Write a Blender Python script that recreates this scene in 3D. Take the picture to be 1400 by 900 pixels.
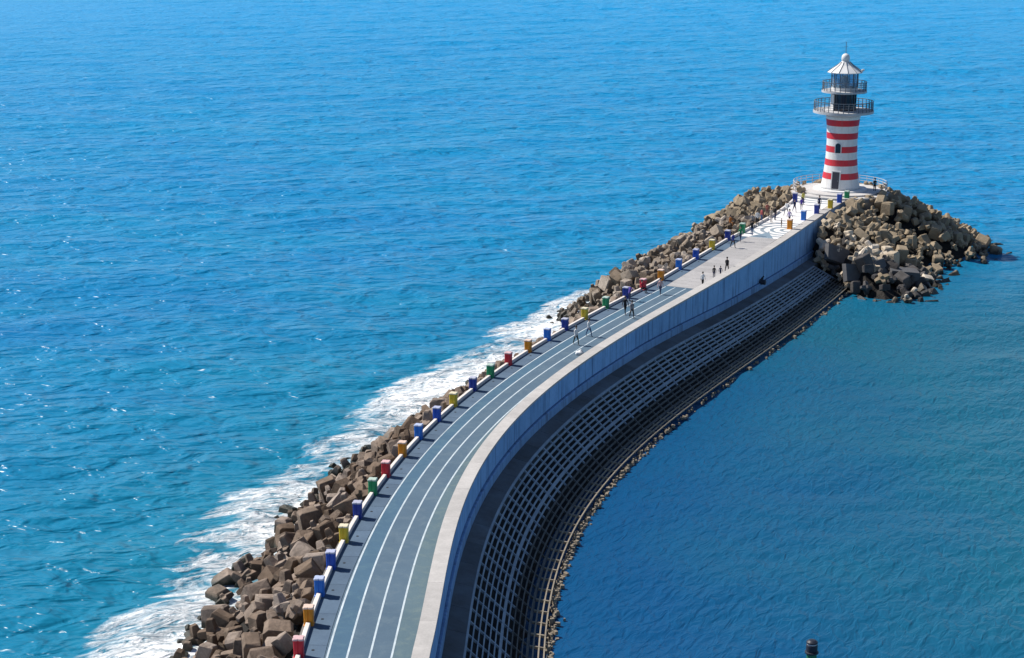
import bpy, bmesh, math, random
import numpy as np
from mathutils import Vector, Matrix, Euler

rng = random.Random(7)
scene = bpy.context.scene
col = scene.collection
for o in list(bpy.data.objects):
    bpy.data.objects.remove(o)

# ------------------------------------------------------------------ camera
CAM_Z = 44.3
cam_d = bpy.data.cameras.new('camera')
cam_d.sensor_width = 36.0
cam_d.lens = 2500 / 1400 * 36
cam_d.clip_start = 0.5
cam_d.clip_end = 20000
cam = bpy.data.objects.new('camera', cam_d)
col.objects.link(cam)
cam.location = (0, 0, CAM_Z)
cam.rotation_euler = (math.radians(90 - 14.14), 0, 0)
scene.camera = cam

# ------------------------------------------------------------------ sky, sun, exposure
SUN_EL = math.radians(47)
TO_SUN = Vector((-0.90 * math.cos(SUN_EL), 0.44 * math.cos(SUN_EL), math.sin(SUN_EL)))
world = bpy.data.worlds.new('World')
scene.world = world
world.use_nodes = True
wn = world.node_tree.nodes
wl = world.node_tree.links
bg = wn['Background']
sky = wn.new('ShaderNodeTexSky')
sky.sky_type = 'NISHITA'
sky.sun_disc = False
sky.sun_elevation = SUN_EL
sky.sun_rotation = math.atan2(TO_SUN.x, TO_SUN.y)
sky.altitude = 0
sky.air_density = 0.7
sky.dust_density = 0.0
sky.ozone_density = 1.2
wl.new(sky.outputs['Color'], bg.inputs['Color'])
bg.inputs['Strength'].default_value = 0.095

sun_d = bpy.data.lights.new('sun', 'SUN')
sun_d.energy = 5.0
sun_d.angle = math.radians(0.5)
sun_d.color = (1.0, 0.95, 0.87)
sun = bpy.data.objects.new('sun', sun_d)
col.objects.link(sun)
sun.location = (-60, 60, 120)
sun.rotation_euler = TO_SUN.to_track_quat('Z', 'Y').to_euler()

vs = scene.view_settings
vs.view_transform = 'Standard'
vs.look = 'None'
vs.exposure = 0.35
vs.gamma = 1.0
vs.use_curve_mapping = False

# ------------------------------------------------------------------ helpers
def tag(o, label=None, cat=None, group=None, kind=None):
    if label: o['label'] = label
    if cat: o['category'] = cat
    if group: o['group'] = group
    if kind: o['kind'] = kind
    return o

def empty(name, loc=(0, 0, 0), rz=0.0):
    o = bpy.data.objects.new(name, None)
    o.empty_display_size = 0.3
    col.objects.link(o)
    o.location = loc
    o.rotation_euler = (0, 0, rz)
    return o

class MB:
    """collects faces; build() links them as one mesh object"""
    def __init__(s):
        s.v, s.f, s.m = [], [], []
    def add(s, verts, faces, mi=0):
        b = len(s.v)
        s.v += [tuple(p) for p in verts]
        s.f += [tuple(i + b for i in f) for f in faces]
        s.m += [mi] * len(faces)
        return s
    def box(s, c, d, rz=0.0, mi=0, top=1.0):
        hx, hy, hz = d[0] / 2, d[1] / 2, d[2] / 2
        ca, sa = math.cos(rz), math.sin(rz)
        pts = []
        for z, k in ((-hz, 1.0), (hz, top)):
            for x, y in ((-hx, -hy), (hx, -hy), (hx, hy), (-hx, hy)):
                x *= k; y *= k
                pts.append((c[0] + x * ca - y * sa, c[1] + x * sa + y * ca, c[2] + z))
        return s.add(pts, [(3, 2, 1, 0), (4, 5, 6, 7), (0, 1, 5, 4), (1, 2, 6, 5), (2, 3, 7, 6), (3, 0, 4, 7)], mi)
    def lathe(s, prof, n=32, c=(0, 0, 0), mi=0, a0=0.0, a1=2 * math.pi, cap=True):
        full = abs(a1 - a0 - 2 * math.pi) < 1e-6
        na = n if full else n + 1
        pts = []
        for r, z in prof:
            for k in range(na):
                a = a0 + (a1 - a0) * k / n
                pts.append((c[0] + r * math.cos(a), c[1] + r * math.sin(a), c[2] + z))
        fs = []
        for j in range(len(prof) - 1):
            for k in range(n):
                k2 = (k + 1) % na if full else k + 1
                fs.append((j * na + k, j * na + k2, (j + 1) * na + k2, (j + 1) * na + k))
        if cap and full:
            fs.append(tuple(reversed(range(na))))
            fs.append(tuple((len(prof) - 1) * na + k for k in range(na)))
        return s.add(pts, fs, mi)
    def tube(s, p0, p1, r, n=8, mi=0, r1=None):
        p0, p1 = Vector(p0), Vector(p1)
        r1 = r if r1 is None else r1
        q = (p1 - p0).to_track_quat('Z', 'Y')
        pts = []
        for p, rr in ((p0, r), (p1, r1)):
            for k in range(n):
                a = 2 * math.pi * k / n
                pts.append(p + q @ Vector((rr * math.cos(a), rr * math.sin(a), 0)))
        fs = [(k, (k + 1) % n, n + (k + 1) % n, n + k) for k in range(n)]
        fs += [tuple(reversed(range(n))), tuple(range(n, 2 * n))]
        return s.add(pts, fs, mi)
    def mesh(s, name, mats, smooth=False):
        me = bpy.data.meshes.new(name)
        me.from_pydata(s.v, [], s.f)
        for m in (mats if isinstance(mats, (list, tuple)) else [mats]):
            me.materials.append(m)
        me.polygons.foreach_set('material_index', s.m)
        if smooth:
            me.polygons.foreach_set('use_smooth', [True] * len(s.f))
        me.update()
        return me
    def build(s, name, mats, parent=None, smooth=False, kind=None):
        return link(name, s.mesh(name, mats, smooth), parent, kind)

def link(name, me, parent=None, kind=None):
    o = bpy.data.objects.new(name, me)
    col.objects.link(o)
    if parent: o.parent = parent
    if kind: o['kind'] = kind
    return o

# ------------------------------------------------------------------ materials
def new_mat(name):
    m = bpy.data.materials.new(name)
    m.use_nodes = True
    nt = m.node_tree
    return m, nt, nt.nodes['Principled BSDF']

def noise(nt, scale, detail=4, rough=0.55, vec=None, dist=0.0):
    n = nt.nodes.new('ShaderNodeTexNoise')
    n.inputs['Scale'].default_value = scale
    n.inputs['Detail'].default_value = detail
    n.inputs['Roughness'].default_value = rough
    n.inputs['Distortion'].default_value = dist
    if vec is not None: nt.links.new(vec, n.inputs['Vector'])
    return n.outputs['Fac']

def ramp(nt, fac, stops):
    r = nt.nodes.new('ShaderNodeValToRGB')
    nt.links.new(fac, r.inputs['Fac'])
    els = r.color_ramp.elements
    while len(els) < len(stops): els.new(0.5)
    for e, (p, c) in zip(els, stops):
        e.position = p
        e.color = (c[0], c[1], c[2], 1) if isinstance(c, (tuple, list)) else (c, c, c, 1)
    return r.outputs['Color']

def mathn(nt, op, a, b=None, c=None, clamp=False):
    n = nt.nodes.new('ShaderNodeMath')
    n.operation = op
    n.use_clamp = clamp
    for i, v in enumerate((a, b, c)):
        if v is None: continue
        if isinstance(v, (int, float)): n.inputs[i].default_value = v
        else: nt.links.new(v, n.inputs[i])
    return n.outputs[0]

def mixc(nt, fac, a, b, blend='MIX'):
    n = nt.nodes.new('ShaderNodeMix')
    n.data_type = 'RGBA'
    n.blend_type = blend
    def put(sock, v):
        if isinstance(v, (tuple, list)): sock.default_value = (v[0], v[1], v[2], 1)
        elif isinstance(v, (int, float)): sock.default_value = v
        else: nt.links.new(v, sock)
    put(n.inputs[0], fac); put(n.inputs[6], a); put(n.inputs[7], b)
    return n.outputs[2]

def geo_pos(nt):
    return nt.nodes.new('ShaderNodeNewGeometry').outputs['Position']

def mapping(nt, vec, scale=(1, 1, 1), rot=(0, 0, 0), loc=(0, 0, 0)):
    m = nt.nodes.new('ShaderNodeMapping')
    nt.links.new(vec, m.inputs['Vector'])
    m.inputs['Scale'].default_value = scale
    m.inputs['Rotation'].default_value = rot
    m.inputs['Location'].default_value = loc
    return m.outputs['Vector']

def bump(nt, bsdf, h, strength=0.3, dist=0.05):
    b = nt.nodes.new('ShaderNodeBump')
    b.inputs['Strength'].default_value = strength
    b.inputs['Distance'].default_value = dist
    nt.links.new(h, b.inputs['Height'])
    nt.links.new(b.outputs['Normal'], bsdf.inputs['Normal'])

def surf(name, base, dark=None, scale=2.0, rough=0.8, bump_s=0.2, bump_d=0.02, vary=0.0, streak=None, spec=0.3, metal=0.0):
    """weathered plain surface: two tones of its own colour, fine relief, optional rain streaks and per-object tint"""
    m, nt, b = new_mat(name)
    pos = geo_pos(nt)
    dark = dark or tuple(c * 0.7 for c in base)
    f1 = noise(nt, scale, 6, 0.62, pos)
    c = ramp(nt, f1, [(0.3, dark), (0.68, base)])
    f2 = noise(nt, scale * 9, 3, 0.6, pos)
    c = mixc(nt, 0.35, c, ramp(nt, f2, [(0.25, tuple(k * 0.72 for k in base)), (0.75, tuple(min(1, k * 1.12) for k in base))]))
    if streak:
        sv = mapping(nt, pos, (2.2, 2.2, 0.16))
        f3 = noise(nt, 1.0, 5, 0.65, sv)
        c = mixc(nt, ramp(nt, f3, [(0.5, 0.0), (0.66, 0.75)]), c, streak)
    if vary:
        oi = nt.nodes.new('ShaderNodeObjectInfo')
        k = mathn(nt, 'MULTIPLY_ADD', oi.outputs['Random'], 2 * vary, 1 - vary)
        n = nt.nodes.new('ShaderNodeHueSaturation')
        nt.links.new(c, n.inputs['Color'])
        nt.links.new(k, n.inputs['Value'])
        c = n.outputs['Color']
    nt.links.new(c, b.inputs['Base Color'])
    b.inputs['Roughness'].default_value = rough
    b.inputs['Specular IOR Level'].default_value = spec
    b.inputs['Metallic'].default_value = metal
    if bump_s:
        bump(nt, b, noise(nt, scale * 6, 5, 0.6, pos), bump_s, bump_d)
    return m

M = {}
def track_mat(name, base, dark, worn):
    m, nt, b = new_mat(name)
    p = geo_pos(nt)
    c = ramp(nt, noise(nt, 0.22, 6, 0.65, p), [(0.32, dark), (0.66, base)])
    c = mixc(nt, ramp(nt, noise(nt, 1.1, 7, 0.7, p, 0.5), [(0.48, 0.0), (0.70, 0.75)]), c, worn)
    c = mixc(nt, ramp(nt, noise(nt, 0.5, 8, 0.75, p, 1.0), [(0.60, 0.0), (0.70, 0.5)]), c, tuple(x * 0.6 for x in dark))
    c = mixc(nt, 0.3, c, ramp(nt, noise(nt, 16, 3, 0.6, p), [(0.3, tuple(x * 0.7 for x in base)), (0.7, tuple(x * 1.2 for x in base))]))
    nt.links.new(c, b.inputs['Base Color'])
    b.inputs['Roughness'].default_value = 0.72
    b.inputs['Specular IOR Level'].default_value = 0.3
    bump(nt, b, noise(nt, 3, 6, 0.6, p), 0.15, 0.02)
    return m
M['track'] = track_mat('track_paint', (0.085, 0.138, 0.19), (0.062, 0.106, 0.155), (0.13, 0.18, 0.215))
M['track_blue'] = track_mat('track_paint_blue', (0.062, 0.132, 0.20), (0.046, 0.102, 0.165), (0.10, 0.18, 0.22))
M['track_green'] = track_mat('track_paint_green', (0.10, 0.158, 0.19), (0.072, 0.122, 0.155), (0.16, 0.21, 0.20))
M['strip'] = surf('strip_paving', (0.092, 0.142, 0.205), (0.062, 0.10, 0.155), 0.8, 0.8, 0.2, 0.01, vary=0.14)
M['line'] = surf('line_paint', (0.58, 0.65, 0.69), (0.30, 0.37, 0.41), 1.2, 0.75, 0.0)
M['coping'] = surf('coping_concrete', (0.48, 0.455, 0.435), (0.34, 0.325, 0.31), 1.0, 0.85, 0.3, 0.015, vary=0.07)
M['wall'] = surf('wall_blue', (0.25, 0.43, 0.68), (0.16, 0.31, 0.53), 0.45, 0.8, 0.3, 0.03, streak=(0.07, 0.13, 0.25), vary=0.10)  # blue base in two tones, darker blue streaks down the face
M['course'] = surf('course_concrete', (0.20, 0.34, 0.55), (0.13, 0.24, 0.42), 0.6, 0.85, 0.3, 0.03, streak=(0.09, 0.12, 0.2), vary=0.06)
M['apron'] = surf('apron_concrete', (0.115, 0.14, 0.165), (0.06, 0.052, 0.045), 0.45, 0.85, 0.3, 0.03, vary=0.2)
M['rail'] = surf('revetment_concrete', (0.28, 0.345, 0.42), (0.14, 0.175, 0.22), 0.7, 0.85, 0.3, 0.02)
M['toe'] = surf('toe_concrete', (0.34, 0.29, 0.22), (0.20, 0.17, 0.13), 1.2, 0.9, 0.3, 0.02)
M['weed'] = surf('weed_concrete', (0.10, 0.105, 0.11), (0.035, 0.037, 0.036), 0.8, 0.8, 0.4, 0.03)
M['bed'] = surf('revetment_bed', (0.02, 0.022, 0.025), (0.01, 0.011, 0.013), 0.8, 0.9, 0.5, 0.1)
M['kerb'] = surf('kerb_white', (0.78, 0.72, 0.67), (0.62, 0.55, 0.5), 2.0, 0.8, 0.2, 0.01)
M['ramp'] = surf('ramp_paving', (0.40, 0.385, 0.38), (0.29, 0.28, 0.28), 0.9, 0.8, 0.15, 0.01, vary=0.08)
M['body'] = surf('pier_concrete', (0.20, 0.19, 0.18), None, 0.6, 0.9, 0.3, 0.05)
M['white'] = surf('white_render', (0.74, 0.735, 0.73), (0.62, 0.615, 0.61), 0.8, 0.6, 0.08, 0.01, streak=(0.60, 0.57, 0.54))
M['gallery'] = surf('gallery_concrete', (0.52, 0.52, 0.53), (0.36, 0.36, 0.37), 1.2, 0.7, 0.1, 0.01)
M['red'] = surf('red_paint', (0.64, 0.035, 0.05), (0.52, 0.025, 0.04), 0.9, 0.5, 0.05, 0.01, streak=(0.46, 0.06, 0.07))
M['dark'] = surf('dark_metal', (0.030, 0.035, 0.05), (0.018, 0.02, 0.03), 2, 0.45, 0.05, 0.01)
M['grey_metal'] = surf('grey_metal', (0.15, 0.165, 0.19), None, 3, 0.45, 0.0)
M['platform'] = surf('platform_paving', (0.56, 0.54, 0.52), (0.45, 0.43, 0.42), 1.0, 0.8, 0.15, 0.01)
BCOL = {'red': (0.64, 0.03, 0.05), 'orange': (0.74, 0.27, 0.02), 'light blue': (0.02, 0.18, 0.66), 'blue': (0.015, 0.085, 0.50),
        'yellow': (0.70, 0.50, 0.04), 'dark blue': (0.02, 0.05, 0.32), 'green': (0.02, 0.30, 0.12)}
for k, c in BCOL.items():
    M['b_' + k] = surf('bollard_' + k.replace(' ', '_'), c, tuple(x * 0.75 for x in c), 3, 0.5, 0.08, 0.01)
def cap_col(c): return tuple(0.60 * 0.75 + x * 0.4 for x in c)
for k, c in BCOL.items():
    M['c_' + k] = surf('bollard_cap_' + k.replace(' ', '_'), cap_col(c), None, 4, 0.6, 0.05, 0.01)

def rock_mat(name, a, bcol, wet, stain=0.8):
    m, nt, b = new_mat(name)
    pos = geo_pos(nt)
    oi = nt.nodes.new('ShaderNodeObjectInfo')
    tc = nt.nodes.new('ShaderNodeTexCoord').outputs['Object']
    f1 = noise(nt, 0.9, 6, 0.65, pos)
    c = mixc(nt, f1, a, bcol)
    c = mixc(nt, ramp(nt, noise(nt, 1.7, 6, 0.72, tc, 0.6), [(0.42, 0.0), (0.62, stain)]), c, tuple(x * 0.45 for x in a))
    hs = nt.nodes.new('ShaderNodeHueSaturation')
    nt.links.new(c, hs.inputs['Color'])
    nt.links.new(mathn(nt, 'MULTIPLY_ADD', oi.outputs['Random'], 0.85, 0.5), hs.inputs['Value'])
    nt.links.new(mathn(nt, 'MULTIPLY_ADD', oi.outputs['Random'], -0.5, 1.2), hs.inputs['Saturation'])
    c = hs.outputs['Color']
    # wet, weed-grown band along the tide line
    sp = nt.nodes.new('ShaderNodeSeparateXYZ')
    nt.links.new(pos, sp.inputs[0])
    zz = mathn(nt, 'ADD', sp.outputs['Z'], mathn(nt, 'MULTIPLY_ADD', noise(nt, 0.5, 4, 0.6, pos), -2.0, 1.0))
    wetf = mathn(nt, 'SUBTRACT', 1.0, mathn(nt, 'DIVIDE', mathn(nt, 'SUBTRACT', zz, 0.35), 0.5, clamp=True), clamp=True)
    c = mixc(nt, wetf, c, wet)
    nt.links.new(c, b.inputs['Base Color'])
    nt.links.new(mathn(nt, 'MULTIPLY_ADD', wetf, -0.45, 0.88), b.inputs['Roughness'])
    b.inputs['Specular IOR Level'].default_value = 0.3
    bump(nt, b, noise(nt, 5, 7, 0.72, tc), 0.7, 0.10)
    return m
M['rock'] = rock_mat('armour_brown', (0.33, 0.24, 0.175), (0.21, 0.155, 0.12), (0.035, 0.036, 0.026), 0.75)
M['tetra'] = rock_mat('armour_tan', (0.58, 0.475, 0.345), (0.44, 0.36, 0.27), (0.05, 0.045, 0.035), 0.45)
M['tetra_sea'] = rock_mat('armour_grey_tan', (0.40, 0.315, 0.235), (0.25, 0.20, 0.155), (0.04, 0.038, 0.03), 0.75)
M['tetra_shade'] = rock_mat('armour_shade', (0.12, 0.11, 0.105), (0.065, 0.06, 0.062), (0.025, 0.025, 0.025))  # the mound's shade put into the block colour
M['rubble'] = surf('rubble', (0.03, 0.027, 0.024), (0.014, 0.012, 0.011), 0.9, 0.9, 0.8, 0.3)  # near-black colour paints deep shade into the gaps between blocks
M['slab'] = surf('broken_concrete', (0.13, 0.13, 0.135), (0.055, 0.055, 0.06), 0.7, 0.9, 0.4, 0.06, vary=0.15)

def glass_mat():
    m, nt, b = new_mat('lantern_glass')
    b.inputs['Base Color'].default_value = (0.55, 0.72, 0.85, 1)
    b.inputs['Roughness'].default_value = 0.03
    b.inputs['Transmission Weight'].default_value = 0.85
    b.inputs['IOR'].default_value = 1.45
    return m
M['glass'] = glass_mat()
def dglass():
    m, nt, b = new_mat('dark_glass')
    b.inputs['Base Color'].default_value = (0.012, 0.016, 0.03, 1)
    b.inputs['Roughness'].default_value = 0.08
    b.inputs['Specular IOR Level'].default_value = 0.6
    return m
M['dglass'] = dglass()

def flat(name, c, rough=0.8):
    m, nt, b = new_mat(name)
    pos = geo_pos(nt)
    nt.links.new(ramp(nt, noise(nt, 14, 3, 0.6, pos), [(0.3, tuple(x * 0.75 for x in c)), (0.7, c)]), b.inputs['Base Color'])
    b.inputs['Roughness'].default_value = rough
    return m

# ------------------------------------------------------------------ pier geometry: two edge curves in plan
R_PTS = np.array([(-4.03, 83.97), (-4.01, 93.73), (-3.64, 99.65), (-3.12, 105.23), (-2.12, 112.15), (-0.6, 119.95), (0.68, 125.68), (2.42, 132.13), (5.13, 139.0), (7.32, 145.03), (9.94, 150.54), (11.49, 153.25), (15.35, 160.23), (17.47, 164.32), (19.73, 169.56), (20.97, 172.47), (24.83, 181.2), (28.91, 189.7), (32.52, 197.67), (35.78, 204.93), (39.6, 213.5)])
K_PTS = np.array([[-10.86, 86.36], [-10.77, 90.45], [-10.7, 94.49], [-10.34, 98.52], [-10.09, 102.76], [-9.51, 106.94], [-8.97, 111.31], [-8.27, 114.88], [-7.4, 119.14], [-6.6, 123.11], [-5.48, 127.42], [-4.35, 131.15], [-3.07, 135.4], [-1.73, 139.15], [-0.33, 142.88], [1.31, 146.92], [2.99, 150.81], [4.74, 154.37], [6.62, 158.31], [8.56, 162.56], [10.54, 166.67], [12.43, 170.19], [14.61, 173.95], [16.59, 177.83], [18.63, 181.65], [20.73, 185.46], [22.61, 189.36], [24.9, 193.3], [33.3, 213.2]])
def edge_curve(P, deg, y0, y1):
    u = (P[:, 1] - 145) / 60
    cf = np.polyfit(u, P[:, 0], deg)
    ys = np.arange(y0, y1, 0.25)
    lo = P[0, 1] + 1
    x = np.polyval(cf, (np.maximum(ys, lo) - 145) / 60)
    sl = np.polyval(np.polyder(cf), (lo - 145) / 60) / 60
    x = np.where(ys < lo, x[np.searchsorted(ys, lo)] + (ys - lo) * sl * 0.6, x)
    pts = np.stack([x, ys], 1)
    s = np.concatenate([[0], np.cumsum(np.linalg.norm(np.diff(pts, axis=0), axis=1))])
    return pts, s
RP, RS = edge_curve(R_PTS, 5, 62, 216)
KP, KS = edge_curve(K_PTS, 5, 60, 222)
S_END = RS[-1]
RT = np.gradient(RP, RS, axis=0)
RT /= np.linalg.norm(RT, axis=1)[:, None]
def R_at(s):
    p = np.array([np.interp(s, RS, RP[:, 0]), np.interp(s, RS, RP[:, 1])])
    t = np.array([np.interp(s, RS, RT[:, 0]), np.interp(s, RS, RT[:, 1])])
    return p, t / np.linalg.norm(t)
_ws = []
for i in range(0, len(RS), 4):
    p, t = RP[i], RT[i]
    d = KP - p
    j = np.argmin(np.abs(d @ t) + (np.abs(d @ np.array([t[1], -t[0]])) > 12) * 99)
    _ws.append((RS[i], -(d[j] @ np.array([t[1], -t[0]]))))
_ws = np.array(_ws)
def width(s): return float(np.interp(s, _ws[:, 0], _ws[:, 1]))
def pos(s, off):
    p, t = R_at(s)
    return p[0] + t[1] * off, p[1] - t[0] * off
def s_of_y(y):                       # station whose parapet point has this y
    return float(np.interp(y, RP[:, 1], RS))
DECK = 5.3
TOP = 6.3
S_A, S_B = s_of_y(169.5), s_of_y(187.0)
def zd(s):
    u = min(1, max(0, (s - S_A) / (S_B - S_A)))
    return DECK + (TOP - 0.03 - DECK) * u
def frange(a, b, step):
    n = max(1, int(round((b - a) / step)))
    return [a + (b - a) * i / n for i in range(n + 1)]
def sweep(mb, s0, s1, prof, step=1.0, mi=0, caps=True):
    """prof(s) -> closed list of (off, z), counter-clockwise seen along the pier; swept from s0 to s1"""
    ss = frange(s0, s1, step)
    n = None
    pts = []
    for s in ss:
        pr = prof(s)
        n = len(pr)
        for o, z in pr:
            x, y = pos(s, o)
            pts.append((x, y, z))
    fs = []
    for j in range(len(ss) - 1):
        for k in range(n):
            k2 = (k + 1) % n
            fs.append((j * n + k, j * n + k2, (j + 1) * n + k2, (j + 1) * n + k))
    if caps:
        fs.append(tuple(reversed(range(n))))
        fs.append(tuple((len(ss) - 1) * n + k for k in range(n)))
    fs = [tuple(reversed(f)) for f in fs]
    return mb.add(pts, fs, mi)
def rect(o0, o1, z0, z1):
    return lambda s: [(o0, z0), (o1, z0), (o1, z1), (o0, z1)]

# ------------------------------------------------------------------ sea
def lines(segs):
    out = [segs[0][0]]
    for a, b, d0, d1 in segs:
        x = a
        while x < b - 1e-6:
            t = (x - a) / (b - a)
            x += d0 * (d1 / d0) ** t
            out.append(min(x, b))
    return np.unique(np.array(out))
gx = lines([(-6000, -400, 900, 60), (-400, -75, 50, 2.5), (-75, -30, 1.4, 0.7), (-30, 62, 0.6, 0.6), (62, 120, 0.8, 2.0), (120, 400, 2.5, 50), (400, 6000, 60, 900)])
gy = lines([(-200, 70, 50, 2), (70, 215, 0.6, 0.6), (215, 420, 0.7, 1.6), (420, 800, 1.6, 4), (800, 9000, 5, 900)])
X, Y = np.meshgrid(gx, gy)
nr = np.random.RandomState(3)
Z = np.zeros_like(X)
for i in range(26):
    lam = 2.4 * (1.12 ** i)
    if lam > 34: break
    for rep in range(3):
        ang = math.radians(-82 + nr.normal(0, 26))
        kx, ky = math.cos(ang) * 2 * math.pi / lam, math.sin(ang) * 2 * math.pi / lam
        amp = 0.0062 * lam ** 0.5
        ph = kx * X + ky * Y + nr.uniform(0, 6.28) + 0.8 * np.sin(X * 0.05 + rep) + 0.8 * np.sin(Y * 0.043 + i)
        Z += amp * (np.sin(ph) + 0.25 * np.sin(2 * ph))
dx = np.gradient(gx)[None, :]; dy = np.gradient(gy)[:, None]
Z *= np.clip(1.6 - np.maximum(dx, dy) / 4.0, 0, 1)
# signed plan coordinates against the seaward kerb: how far left of it, and the station
V = np.stack([X.ravel(), Y.ravel()], 1)
kx_at = np.interp(V[:, 1], KP[:, 1], KP[:, 0])
ksl = np.interp(V[:, 1], KP[:, 1], np.gradient(KP[:, 0], KP[:, 1]))
OFFK = ((kx_at - V[:, 0]) / np.sqrt(1 + ksl ** 2))
rx_at = np.interp(V[:, 1], RP[:, 1], RP[:, 0])
rsl = np.interp(V[:, 1], RP[:, 1], np.gradient(RP[:, 0], RP[:, 1]))
OFFR = ((V[:, 0] - rx_at) / np.sqrt(1 + rsl ** 2))
harb = np.clip((OFFR + 2) / 4, 0, 1) * np.clip((235 - V[:, 1]) / 60, 0, 1) * np.clip((150 - V[:, 0]) / 60, 0, 1)
harb = harb.reshape(X.shape)
Z *= (1 - 0.55 * harb)
shore = np.interp(V[:, 1], (60, 120, 134, 142, 160, 170, 176, 200), (8.5, 8.3, 8.0, 7.6, 7.5, 8.0, 11.6, 12.6))   # waterline, metres from the kerb
foam = np.clip(1 - (OFFK - shore) / np.interp(V[:, 1], (165, 180), (8.0, 4.5)), 0, 1) * (OFFK > -3) * np.clip((212 - V[:, 1]) / 14, 0, 1)
foam = foam * (1 + 0.45 * np.interp(V[:, 1], (132, 150, 168, 180), (0, 1, 1, -0.2)))
foam = foam * np.clip(0.55 + 0.45 * np.sin(V[:, 1] * 0.21 + 0.8) + 0.3 * np.sin(V[:, 1] * 0.083), 0.35, 1.0)
lump = np.sin(V[:, 0] * 1.3 + 2.1 * np.sin(V[:, 1] * 0.31)) * np.sin(V[:, 1] * 0.9 + 1.7 * np.sin(V[:, 0] * 0.4)) + 0.6 * np.sin(V[:, 0] * 2.3 + V[:, 1] * 1.9)
swash = np.exp(-((OFFK - 11.5) / 2.2) ** 2) * (V[:, 1] < 215)
Z += (0.16 * foam * lump + 0.35 * swash * (0.5 + 0.5 * np.sin(V[:, 1] * 0.27 + 0.5 * np.sin(V[:, 1] * 0.11)))).reshape(X.shape)
me = bpy.data.meshes.new('sea')
nx, ny = len(gx), len(gy)
verts = np.stack([X.ravel(), Y.ravel(), Z.ravel()], 1).astype(np.float32)
idx = np.arange(nx * ny).reshape(ny, nx)
quads = np.stack([idx[:-1, :-1], idx[:-1, 1:], idx[1:, 1:], idx[1:, :-1]], -1).reshape(-1, 4)
me.vertices.add(nx * ny); me.vertices.foreach_set('co', verts.ravel())
me.loops.add(quads.size); me.loops.foreach_set('vertex_index', quads.ravel().astype(np.int32))
me.polygons.add(len(quads))
me.polygons.foreach_set('loop_start', np.arange(0, quads.size, 4, dtype=np.int32))
me.polygons.foreach_set('loop_total', np.full(len(quads), 4, dtype=np.int32))
me.polygons.foreach_set('use_smooth', np.ones(len(quads), dtype=bool))
me.update(calc_edges=True)
shal = np.clip(1 - (OFFK - 8) / 55, 0, 1) ** 1.3 * (OFFK > -4) * np.clip((235 - V[:, 1]) / 110, 0, 1)
far_fac = np.clip((np.hypot(V[:, 0], V[:, 1]) - 190) / 420, 0, 1) ** 0.8
for nm, arr in (('shallow', shal), ('far_blue', far_fac), ('foam', foam), ('harbour', harb.ravel())):
    at = me.attributes.new(nm, 'FLOAT', 'POINT')
    at.data.foreach_set('value', arr.astype(np.float32))

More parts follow.
